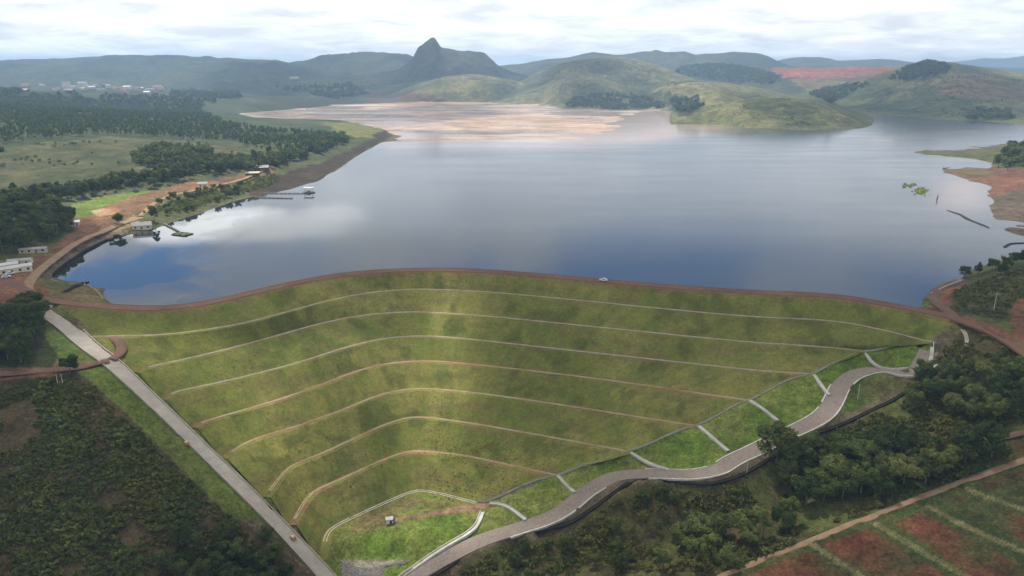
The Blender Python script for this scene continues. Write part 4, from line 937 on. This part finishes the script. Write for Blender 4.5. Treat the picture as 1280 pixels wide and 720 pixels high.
# ================================================================== BUILDINGS
def house(name, px, py, sx, sy, h, rh, rz, wall, roof, label, group=None, wins=3, flat=False, cat='house', z=None, door=True):
    x, y, gz_ = ground_at(px, py) if z is None else P(px, py, z)
    r = empty(name, (x, y, gz_-.3), rz, label, cat, group)
    mb = MB().box(0, 0, -.5, sx, sy, h+.5)
    if not flat: mb.add([(-sx/2, -sy/2, h), (-sx/2, sy/2, h), (-sx/2, 0, h+rh-.05), (sx/2, -sy/2, h), (sx/2, sy/2, h), (sx/2, 0, h+rh-.05)], [(0, 2, 1), (3, 4, 5)])
    mb.build('wall', wall, r)
    if flat:
        MB().box(0, 0, h+.01, sx+.6, sy+.6, .25).build('roof', roof, r)
    else: MB().gable(sx, sy, h, rh, .5).build('roof', roof, r)
    for i in range(wins):
        wx = -sx/2+sx*(i+.5)/wins
        if door and i == wins//2: MB().box(wx, -sy/2-.03, .1, 1.1, .12, 2.1).build('door', M['wood'], r); continue
        MB().box(wx, -sy/2-.02, 1.0, 1.3, .1, 1.2).build('window', M['glass'], r)
    return r
# village, far left
V_ = [(33,107,26,14,7,3,'plaster2','tile','long low pink house at the village left end'), (83,108,20,16,16,4,'plaster','tile','tall cream block, first high building from the village left'), (92,110,18,12,8,3,'plaster2','roofgrey','low pink house right under the tall cream block'),
      (104,110,26,18,20,3,'plaster','roofgrey','largest cream block in the middle of the village'), (115,110,22,14,7,2,'roofwhite','roofwhite','low white hall beside the largest cream block'), (136,109,16,12,9,3,'plaster2','roofgrey','narrow greyish pink house in the village middle'), (144,111,16,12,8,3,'plaster2','tile','small tiled house behind the narrow pink one'),
      (160,111,30,16,10,3,'plaster','roofwhite','cream hall with bright white roof'), (155,115,16,10,7,2,'plaster2','tile','small pink house in front of the white roofed hall'), (178,111,7,7,6,2,'roofwhite','roofwhite','tiny white hut between the two right halls'), (184,116,14,10,4,2,'roofwhite','roofwhite','low white shed below the tiny hut'),
      (198,111,28,16,10,4,'plaster2','tile','pink house with broad tiled roof, village right end'), (190,114,18,12,7,3,'plaster2','roofgrey','small pink house at the left flank of the broad tiled one'), (70,112,18,12,6,3,'plaster2','tile','faint low house left of the tall cream block'), (368,98,30,14,6,3,'plaster','roofgrey','solitary pale farmhouse on the wooded slope right of the village')]
for px, py, sx, sy, h, rh, w, rf, lab in V_: house('village_house', px, py+1, sx*1.35, sy*1.4, h*1.3, rh*1.5, random.uniform(-.3, .3), M[w], M[rf], lab, 'distant village houses', wins=4)
for i in range(16):
    q = (random.uniform(25, 212), random.uniform(107, 117))
    house('village_house', q[0], q[1], U(14, 26), U(10, 16), U(5, 10), U(2, 4), U(-.4, .4), M[random.choice(['plaster2', 'brick', 'plaster'])], M[random.choice(['tile', 'tile', 'roofgrey', 'roofyel'])], 'small faint earth-coloured house scattered among the bigger blocks of the distant village', 'small houses of the distant village', wins=3)
# lakeside
house('lakeside_house', 178, 285, 13, 8, 3, 2, .35, M['plaster'], M['roofgrey'], 'small house with grey roof at the water edge beside a dark tree', wins=3)
house('farm_shed', 316, 219, 14, 8, 3, 1.2, .25, M['brick'], M['roofyel'], 'open shed with pale yellow roof above the floating walkways', wins=3, cat='shed')
house('farmhouse', 327, 213, 16, 9, 4, 2, .2, M['brick'], M['roofgrey'], 'dark brick house with grey roof behind the yellow roofed shed', wins=4)
house('farm_hut', 254, 233, 8, 6, 3.4, 1.2, .3, M['plaster'], M['roofgrey'], 'small cream hut beside the red cutting', wins=2, cat='hut')
house('farm_hut', 93, 281, 7, 5, 2.6, 1, .5, M['white'], M['roofwhite'], 'tiny white hut beside the dense wood', wins=2, cat='hut')
house('site_shed', 42, 315, 15, 4.5, 2.6, .7, .35, M['plaster2'], M['roofgrey'], 'long low grey shed at the foot of the dense wood', wins=4, cat='shed')
house('site_shed', 14, 340, 20, 7, 3.2, .8, .75, M['plaster'], M['roofwhite'], 'long white roofed shed nearest the road junction', wins=5, cat='shed')
house('site_shed', 2, 337, 16, 6, 3.2, .8, .75, M['plaster'], M['roofwhite'], 'white roofed shed cut by the left edge', wins=4, cat='shed')
house('site_shed', 26, 330, 12, 6, 3, .7, .3, M['plaster'], M['roofgrey'], 'grey roofed shed behind the white roofed pair', wins=3, cat='shed')
# instrument hut at the toe
x, y, z = ground_at(487, 653)
r = empty('instrument_hut', (x, y, z-.1), .2, 'small white hut on the lit lawn at the end of the brown track', 'hut')
MB().box(0, 0, -.3, 2.6, 2.0, 2.2).build('wall', M['white'], r); MB().box(0, 0, 1.92, 3.1, 2.5, .18).build('roof', M['roofgrey'], r); MB().box(.5, -1.03, -.1, .8, .1, 1.7).build('door', M['glass'], r)
x, y, z = ground_at(492, 653)
r = empty('flow_gauge_box', (x, y, z), .2, 'dark metal gauge box right beside the small white hut', 'gauge box')
MB().box(0, 0, 0, 1.2, 1.2, 1.4).build('body', M['steel'], r); MB().box(0, 0, 1.42, 1.4, 1.4, .12).build('lid', M['dark'], r)
# ================================================================== VEHICLES
def car(px, py, z, rz, label, group=None, dx=0):
    x, y, gz_ = P(px, py, z) if z is not None else ground_at(px, py)
    r = empty('parked_car', (x+dx, y, gz_), rz, label, 'car', group)
    prof = [(-2.2, .35), (-2.25, .8), (-2.1, 1.0), (-1.75, 1.05), (-1.35, 1.6), (.4, 1.62), (1.05, 1.08), (2.0, .92), (2.25, .7), (2.2, .35)]
    n = len(prof); vs = [(a, -.86, b) for a, b in prof]+[(a, .86, b) for a, b in prof]
    vs = [(a, c*(.82 if b > 1.3 else 1), b) for a, c, b in vs]
    b = meshobj('body', vs, [tuple(range(n)), tuple(range(2*n-1, n-1, -1))]+[(i, n+i, n+(i+1) % n, (i+1) % n) for i in range(n)], M['white'], r)
    w = [(-1.5, 1.1), (-1.25, 1.5), (.35, 1.52), (.85, 1.12)]
    for s in (-1, 1):
        meshobj('window', [(a, s*(.88 if b < 1.3 else .77), b) for a, b in w]+[(a, s*(.84 if b < 1.3 else .72), b) for a, b in w], [(0, 1, 2, 3), (7, 6, 5, 4), (0, 4, 5, 1), (1, 5, 6, 2), (2, 6, 7, 3), (3, 7, 4, 0)], M['glass'], r)
    meshobj('windscreen', [(.48, -.64, 1.58), (.48, .64, 1.58), (1.04, .78, 1.12), (1.04, -.78, 1.12), (.44, -.64, 1.5), (.44, .64, 1.5), (1.0, .78, 1.04), (1.0, -.78, 1.04)], [(0, 1, 2, 3), (7, 6, 5, 4), (0, 4, 5, 1), (1, 5, 6, 2), (2, 6, 7, 3), (3, 7, 4, 0)], M['glass'], r)
    for a in (-1.4, 1.4):
        for s in (-1, 1):
            t = MB().tube((a, s*.9, .34), (a, s*.68, .34), .34, .34, 14).build('wheel', M['tyre'], r)
    for s in (-1, 1): MB().box(2.2, s*.6, .68, .12, .35, .16).build('headlight', M['steel'], r)
    return r
cc = ground_at(753, 352); L = crl
k = int(np.argmin(np.abs(L[:, 0]/L[:, 1]-P(753, 351, 4)[0]/P(753, 351, 4)[1])))
rt = math.atan2(L[k+2, 1]-L[k-2, 1], L[k+2, 0]-L[k-2, 0])
c1 = car(753, 351, 4.1, rt+math.pi, 'white car driving alone on the red crest road of the dam'); c1.location = (L[k, 0], L[k, 1], 4.12); c1.scale = (1.0, 1.0, 1.0)
car(8, 347, None, .6, 'white car parked in front of the long white roofed shed', 'cars parked by the sheds'); car(13, 343, None, .7, 'white car parked closest to the dirt road', 'cars parked by the sheds')
# ================================================================== POLES
def pole(px, py, h, label, arm=True, rz=0, tilt=0):
    x, y, z = ground_at(px, py); r = empty('utility_pole', (x, y, z-.3), rz, label, 'utility pole', 'utility poles'); r.rotation_euler[1] = tilt
    MB().tube((0, 0, 0), (0, 0, h), .18, .11, 8).build('post', M['wconc'], r)
    if arm:
        MB().box(0, 0, h-.7, 2.0, .14, .14).build('crossarm', M['wood'], r)
        for s in (-.85, 0, .85): MB().tube((s, 0, h-.55), (s, 0, h-.3), .06, .04, 6).build('insulator', M['white'], r)
for a in ((1072,500,8,'pole standing inside the loop of the cobbled road'), (1242,388,9,'pole on the scrubby knoll right of the crest'), (1270,238,14,'pale leaning pole on the far right shore',False,0,-.12), (73,484,6,'left of the two thin poles in the dark scrub',False), (79,483,6,'right of the two thin poles in the dark scrub',False), (933,594,6,'short pole beside the ditch under the road bend',False), (106,356,9,'white pole at the tip of the intake spit',False)): pole(*a)
# ================================================================== FLOATING THINGS
def walkway(a, b, w, label, rail=True):
    A = Vector(P(*a, .0)); B = Vector(P(*b, .0)); d = B-A; L_ = d.length; rz = math.atan2(d.y, d.x)
    r = empty('floating_walkway', tuple(A), rz, label, 'walkway', 'floating walkways left of the lake')
    mb = MB(); n = int(L_/1.2)
    for i in range(n): mb.box((i+.5)*L_/n, 0, .55, L_/n*.9, w, .12)
    mb.build('deck', M['wood'], r)
    n2 = max(2, int(L_/4))
    for i in range(n2): MB().box((i+.5)*L_/n2, 0, -.3, 2.4, w*.9, .8).build('float', M['steel'], r)
    if rail:
        for s in (-1, 1):
            mb = MB().box(L_/2, s*w*.46, 1.5, L_, .07, .07)
            for i in range(n2+1): mb.box(i*L_/n2, s*w*.46, .67, .07, .07, .85)
            mb.build('railing', M['steel'], r)
walkway((318,247),(366,248),2.6,'nearer floating walkway off the dark bank'); walkway((322,242),(386,242),2.2,'farther floating walkway leading to the pump platform'); walkway((203,279),(224,290),1.6,'short walkway from the lakeside house to the weedy raft')
def raft(px, py, sx, sy, rz, label, roof, mat):
    x, y, z = P(px, py, 0); r = empty('pump_platform' if roof else 'weedy_raft', (x, y, 0), rz, label, 'platform' if roof else 'raft')
    MB().box(0, 0, .3, sx, sy, .4).build('deck', mat, r)
    for i in (-1, 0, 1): MB().box(i*sx*.33, 0, -.3, sx*.2, sy*.95, .58).build('float', M['steel'], r)
    if roof:
        for a in (-1, 1):
            for b in (-1, 1): MB().tube((a*sx*.3, b*sy*.35, .7), (a*sx*.3, b*sy*.35, 5), .15, .15, 6).build('post', M['steel'], r)
        MB().box(0, 0, 5, sx*.8, sy*.95, .3).build('roof', M['roofwhite'], r); MB().box(0, 0, .7, sx*.3, sy*.4, 1.6).build('pump', M['steel'], r)
    else:
        for i in range(5): MB().box((i-2)*sx*.2, (i % 2-.5)*sy*.3, .72, sx*.13, sy*.5, .35, .2*i, .8).build('plant_tray', M['green'], r)
        MB().tube((0, 0, .7), (0, 0, 5), .08, .06, 6).build('mast', M['steel'], r)
raft(386, 241, 12, 7, .1, 'roofed pump platform at the end of the farther walkway', True, M['wood']); raft(228, 293, 13, 9, -.4, 'greenish raft with trays moored off the lakeside house', False, M['wood'])
# floating log boom and snag, boom line near spit
lg = chaikin([P(*q, 0) for q in ((1184,263),(1193,266),(1200,268),(1206,272),(1214,276),(1222,279),(1232,283),(1236,285))], 2)
o = ribbon('mud_bar', lg, [(2.4, -.4), (1.2, .35), (0, .5), (-1.4, .3), (-2.4, -.4)], M['dark'], wv=[.2, 1, .8, 1.3, .9, 1.1, .3]); tag(o, 'long thin dark mud bar lying off the right shore', 'mud bar')
o = ribbon('mud_bar', chaikin([P(*q, 0) for q in ((1256,309),(1262,305),(1272,304),(1290,304))], 2), [(1.4, -.4), (.9, .4), (-.9, .4), (-1.4, -.4)], M['dark']); tag(o, 'short dark bar touching the right edge of the water', 'mud bar')
x, y, z = P(1171, 250, 0); r = empty('tree_snag', (x, y, 0), .3, 'dark dead snag standing in shallow water beside the weeds', 'snag')
mb = MB().tube((0, 0, -1), (.6, 0, 3.5), .5, .25).tube((.3, 0, 1.5), (2.6, .4, 3.8), .25, .08).tube((.2, 0, 1), (-2.0, -.5, 2.4), .25, .08).tube((.6, 0, 3.5), (-.6, .3, 6), .22, .05); mb.build('trunk', M['dark'], r)
x, y, z = P(1183, 211, 0); r = empty('tree_snag', (x, y, 0), .3, 'dark driftwood heap on the tip of the red beach', 'snag')
MB().tube((-5, 0, .5), (5, 1, 1.2), .7, .3).tube((0, 0, .5), (3, -2, 3), .4, .1).tube((-2, 0, .5), (-4, 2, 2.5), .4, .1).build('trunk', M['dark'], r)
# drowned bushes in the left corner
for i, (px, py, h, lab) in enumerate(((140,303,3.5,'left of the two drowned round bushes near the lake corner'), (147,300,5,'right and larger of the two drowned round bushes'))):
    x, y, z = P(px, py, -.3); tree('d%d' % i, x, y, -.8, h, lab, 'bush', 'drowned bushes', 'drowned_bush', 1.3)
# intake trench across the spit
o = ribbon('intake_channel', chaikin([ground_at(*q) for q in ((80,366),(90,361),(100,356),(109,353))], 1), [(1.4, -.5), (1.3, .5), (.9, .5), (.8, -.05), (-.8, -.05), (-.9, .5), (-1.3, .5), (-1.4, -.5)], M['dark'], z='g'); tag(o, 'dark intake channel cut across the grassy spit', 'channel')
for q, lab in (([(64,350),(84,355),(100,355),(112,358)], 'pale stone edging along the far side of the spit'), ([(112,358),(122,364),(129,374)], 'pale stone edging round the right tip of the spit')):
    o = ribbon('stone_edging', chaikin([P(*p, .3) for p in q], 1), [(.7, -.8), (.5, .35), (-.5, .35), (-.7, -.8)], M['tan']); tag(o, lab, 'edging')
o = ribbon('retaining_wall', chaikin([P(*p, 3) for p in ((1163,368),(1178,361),(1192,355),(1204,351))], 1), [(.3, -3), (.3, .8), (-.3, .8), (-.3, -3)], M['conc']); tag(o, 'low pale retaining wall above the water right of the crest', 'wall')
# ================================================================== SUN, SKY, CLOUDS
EL, AZ = math.radians(58), math.radians(-30)         # azimuth from +Y towards +X
sd = Vector((math.sin(AZ)*math.cos(EL), math.cos(AZ)*math.cos(EL), math.sin(EL)))
sl = bpy.data.lights.new('sun', 'SUN'); sl.energy = 5.0; sl.angle = math.radians(.6); sl.color = (1, .95, .86)
so = bpy.data.objects.new('sun', sl); COL.objects.link(so); so.rotation_euler = (-sd).to_track_quat('-Z', 'Y').to_euler()
W = bpy.data.worlds.new('World'); SC.world = W; W.use_nodes = True; nt = W.node_tree; nt.nodes.clear()
sk = N(nt, 'ShaderNodeTexSky'); sk.sky_type = 'NISHITA'; sk.sun_disc = False; sk.sun_elevation = EL; sk.sun_rotation = AZ; sk.altitude = 900; sk.dust_density = 2.0
tc = N(nt, 'ShaderNodeTexCoord'); sp = N(nt, 'ShaderNodeSeparateXYZ'); nt.links.new(tc.outputs['Generated'], sp.inputs[0])
def mth(op, a, b=None, c=None):
    n = N(nt, 'ShaderNodeMath', operation=op)
    for i, v in enumerate((a, b, c)):
        if v is None: continue
        if isinstance(v, (int, float)): n.inputs[i].default_value = v
        else: nt.links.new(v, n.inputs[i])
    return n.outputs[0]
zz_ = mth('ADD', mth('MAXIMUM', sp.outputs['Z'], 0.0), .13)
cx_ = mth('DIVIDE', sp.outputs['X'], zz_); cy_ = mth('DIVIDE', sp.outputs['Y'], zz_)
cv = N(nt, 'ShaderNodeCombineXYZ'); nt.links.new(cx_, cv.inputs[0]); nt.links.new(cy_, cv.inputs[1])
f1, r1 = noise_fac(nt, cv.outputs[0], .8, 6, .55, .30, .62, .3)
f2, r2 = noise_fac(nt, cv.outputs[0], 1.7, 7, .6, .35, .68, .4)
el = mth('ARCSINE', sp.outputs['Z']); az = mth('ARCTAN2', sp.outputs['X'], sp.outputs['Y'])
av = N(nt, 'ShaderNodeCombineXYZ'); nt.links.new(mth('MULTIPLY', az, 6.0), av.inputs[0]); nt.links.new(mth('MULTIPLY', el, 22.0), av.inputs[1])
_, r3 = noise_fac(nt, av.outputs[0], 1.0, 6, .62, .3, .7, .5)
def blob(a0, e0, ra, re, amt=1.0, nzs=4.2):
    a = mth('DIVIDE', mth('SUBTRACT', az, math.radians(a0)), math.radians(ra)); e = mth('DIVIDE', mth('SUBTRACT', el, math.radians(e0)), math.radians(re))
    d = mth('ADD', mth('MULTIPLY', a, a), mth('MULTIPLY', e, e)); d = mth('ADD', d, mth('MULTIPLY', mth('SUBTRACT', r3, .5), nzs))
    m = N(nt, 'ShaderNodeMapRange', interpolation_type='SMOOTHSTEP'); m.inputs['From Min'].default_value = 1.3; m.inputs['From Max'].default_value = .35; m.inputs['To Max'].default_value = amt
    nt.links.new(d, m.inputs['Value']); return m.outputs[0]
hole = mth('MAXIMUM', blob(-25, 14.1, 14, 2.2, 1.0, 3.4), blob(20, 16.6, 27, 4.6, 1.0, .9))
ragged = mth('ADD', mth('MULTIPLY', f1, .15), .85)
cover = mth('MULTIPLY', mth('SUBTRACT', 1.0, hole), ragged)
shade = mixc(nt, f2, (.78, .79, .81), (1.18, 1.18, 1.17))
bright = blob(-20, 11.2, 8, 1.5, 1.0)
shade = mixc(nt, bright, shade, (2.2, 2.2, 2.15))
low = N(nt, 'ShaderNodeMapRange'); low.inputs['From Min'].default_value = math.radians(17.5); low.inputs['From Max'].default_value = math.radians(30)
nt.links.new(el, low.inputs['Value'])
shade = mixc(nt, low.outputs[0], shade, (.37, .355, .325))
lo2 = N(nt, 'ShaderNodeMapRange'); lo2.inputs['From Min'].default_value = math.radians(4); lo2.inputs['From Max'].default_value = math.radians(9); lo2.inputs['To Min'].default_value = 1.0; lo2.inputs['To Max'].default_value = 0
nt.links.new(el, lo2.inputs['Value'])
shade = mixc(nt, mth('MULTIPLY', lo2.outputs[0], 1.0), shade, mixc(nt, f2, (.80, .81, .84), (1.3, 1.3, 1.3)))
lo3 = N(nt, 'ShaderNodeMapRange', interpolation_type='SMOOTHSTEP'); lo3.inputs['From Min'].default_value = math.radians(8.5); lo3.inputs['From Max'].default_value = math.radians(15)
nt.links.new(el, lo3.inputs['Value'])
shade = mixc(nt, mth('MULTIPLY', mth('MULTIPLY', lo3.outputs[0], mth('SUBTRACT', 1.0, bright)), 1.0), shade, mixc(nt, 1.0, shade, (.60, .64, .70), 'MULTIPLY'))
skm = mixc(nt, 1.0, sk.outputs[0], (.055, .085, .12), 'MULTIPLY')
fin = mixc(nt, cover, skm, shade)
bg = N(nt, 'ShaderNodeBackground'); nt.links.new(fin, bg.inputs['Color']); bg.inputs['Strength'].default_value = 1.0
ow = N(nt, 'ShaderNodeOutputWorld'); nt.links.new(bg.outputs[0], ow.inputs['Surface'])
# cloud deck added out of view to shade the dam, thinned for sun patches
def cloud_mat():
    m, nt, b = newmat('cloud'); nt.nodes.remove(b)
    at = N(nt, 'ShaderNodeAttribute', attribute_name='Dens'); tl = N(nt, 'ShaderNodeBsdfTranslucent'); tl.inputs['Color'].default_value = (.9, .9, .92, 1)
    df = N(nt, 'ShaderNodeBsdfDiffuse'); df.inputs['Color'].default_value = (.85, .85, .87, 1)
    ms = N(nt, 'ShaderNodeMixShader'); ms.inputs[0].default_value = .45; nt.links.new(tl.outputs[0], ms.inputs[1]); nt.links.new(df.outputs[0], ms.inputs[2])
    tp = N(nt, 'ShaderNodeBsdfTransparent'); mx = N(nt, 'ShaderNodeMixShader'); nt.links.new(at.outputs['Fac'], mx.inputs[0]); nt.links.new(tp.outputs[0], mx.inputs[1]); nt.links.new(ms.outputs[0], mx.inputs[2])
    nt.links.new(mx.outputs[0], nt.nodes['Material Output'].inputs['Surface']); return m
ZC = 620.0
gx = np.linspace(-700, 700, 141); gy = np.linspace(-150, 1050, 121); GX, GY = np.meshgrid(gx, gy)
def lit(px, py, z, rx, ry, a=1, rot=0):
    x, y, z = P(px, py, z); off = (ZC-z)/sd.z; x += sd.x*off; y += sd.y*off
    c, s = math.cos(rot), math.sin(rot); u = ((GX-x)*c+(GY-y)*s)/rx; v = (-(GX-x)*s+(GY-y)*c)/ry
    return a*np.exp(-(u*u+v*v))
g = np.zeros_like(GX)
for q in [(1000,620,-40,40,20,.4),(1150,520,-24,40,20,.4),(870,680,-50,24,14,.65),(1060,600,-34,14,8,.5),(700,690,-62,30,10,.35),(100,560,-24,30,16,.15),(300,500,-24,16,7,.5),(420,380,-4,30,7,.8),(480,440,-24,20,12,.7),(160,400,-3,20,10,.6),(545,480,-34,14,16,.9),(480,660,-61,22,14,.8),(560,655,-61,22,12,.8),(545,420,-18,16,42,1),(530,520,-42,20,26,.9),(530,640,-61,34,13,1.1),(470,372,-3,34,10,.9),(350,400,-5,38,11,1.0),(200,405,-2,42,15,1.1),(300,450,-16,26,11,.9),(330,550,-38,22,14,.9),(250,500,-25,22,10,.5),(120,440,-6,16,14,.5),(850,580,-46,22,10,.35),(1000,495,-26,22,12,.35),(930,540,-36,16,9,.35),(440,450,-25,14,12,.4),(700,660,-50,30,20,.15)]:
    g = np.maximum(g, lit(*q))
nC_ = fbm(GX, GY, 120, 4, 501)
foot = smooth(590, 480, GY-sd.y/sd.z*ZC+(nC_-.5)*90)       # the deck ends over the lake
foot = foot*smooth(700, 560, np.abs(GX))*smooth(-150, -60, GY)
dens = np.clip(foot*(.88+.16*(nC_-.5))*(1-1.35*g*(.7+.6*nC_)), 0, .94)
dens = 1-np.sqrt(1-dens)      # two skins
th = 12+60*dens*(.5+nC_)
v1 = np.stack([GX, GY, ZC+th], -1).reshape(-1, 3); v0 = np.stack([GX, GY, ZC-th*.3], -1).reshape(-1, 3)
ii = np.arange(GX.size).reshape(GX.shape); q0 = np.stack([ii[:-1, :-1], ii[:-1, 1:], ii[1:, 1:], ii[1:, :-1]], -1).reshape(-1, 4)
co_ = npmesh('shadow_clouds', np.vstack([v1, v0]), np.vstack([q0, q0[:, ::-1]+GX.size]), cloud_mat(), np.repeat(np.tile(dens.reshape(-1), 2)[:, None], 3, 1), colname='Dens')
tag(co_, kind='structure')
gx = np.linspace(-2900, 2900, 150); gy = np.linspace(1500, 4900, 110); GX, GY = np.meshgrid(gx, gy); ZF = 760  # second unseen deck, added to cast cloud shadows on the far hills
n_ = fbm(GX, GY, 620, 5, 521); n2_ = fbm(GX, GY, 150, 4, 522)
foot = smooth(2900, 2300, np.abs(GX))*smooth(1500, 1900, GY)*smooth(4900, 4400, GY)
dens = np.clip(foot*smooth(.50, .60, n_+.18*(n2_-.5)+.10*smooth(200, -900, GX)-.09*smooth(0, 900, GX))*.6, 0, .6); dens = 1-np.sqrt(1-dens)
th = 15+130*dens*(.4+n2_)
v1 = np.stack([GX, GY, ZF+th], -1).reshape(-1, 3); v0 = np.stack([GX, GY, ZF-th*.2], -1).reshape(-1, 3)
ii = np.arange(GX.size).reshape(GX.shape); q0 = np.stack([ii[:-1, :-1], ii[:-1, 1:], ii[1:, 1:], ii[1:, :-1]], -1).reshape(-1, 4)
tag(npmesh('shadow_clouds', np.vstack([v1, v0]), np.vstack([q0, q0[:, ::-1]+GX.size]), bpy.data.materials['cloud'], np.repeat(np.tile(dens.reshape(-1), 2)[:, None], 3, 1), colname='Dens'), kind='structure')
# ================================================================== HAZE
hz = MB().box(0, 6600, -85, 48000, 14200, 85+285)
ho = hz.build('haze', None); tag(ho, 'thin blue-white summer haze over the whole valley', 'haze', kind='stuff')
hm = bpy.data.materials.new('haze_air'); hm.use_nodes = True; nt = hm.node_tree; nt.nodes.clear()
pv = N(nt, 'ShaderNodeVolumePrincipled'); pv.inputs['Color'].default_value = (.45, .68, 1, 1); pv.inputs['Density'].default_value = .00012; pv.inputs['Anisotropy'].default_value = .25
ou = N(nt, 'ShaderNodeOutputMaterial'); nt.links.new(pv.outputs[0], ou.inputs['Volume']); ho.data.materials.append(hm)
# ================================================================== CAMERA, RENDER
cd = bpy.data.cameras.new('camera'); cd.sensor_width = 36; cd.lens = 36*F/1280; cd.clip_start = .5; cd.clip_end = 60000
cam = bpy.data.objects.new('camera', cd); COL.objects.link(cam); cam.location = (0, 0, HC); cam.rotation_euler = (math.pi/2-TH, 0, 0); SC.camera = cam
SC.view_settings.view_transform = 'Standard'; SC.view_settings.look = 'None'; SC.view_settings.exposure = .3; SC.view_settings.gamma = 1
SC.cycles.volume_bounces = 1; SC.cycles.transparent_max_bounces = 12; SC.cycles.max_bounces = 6
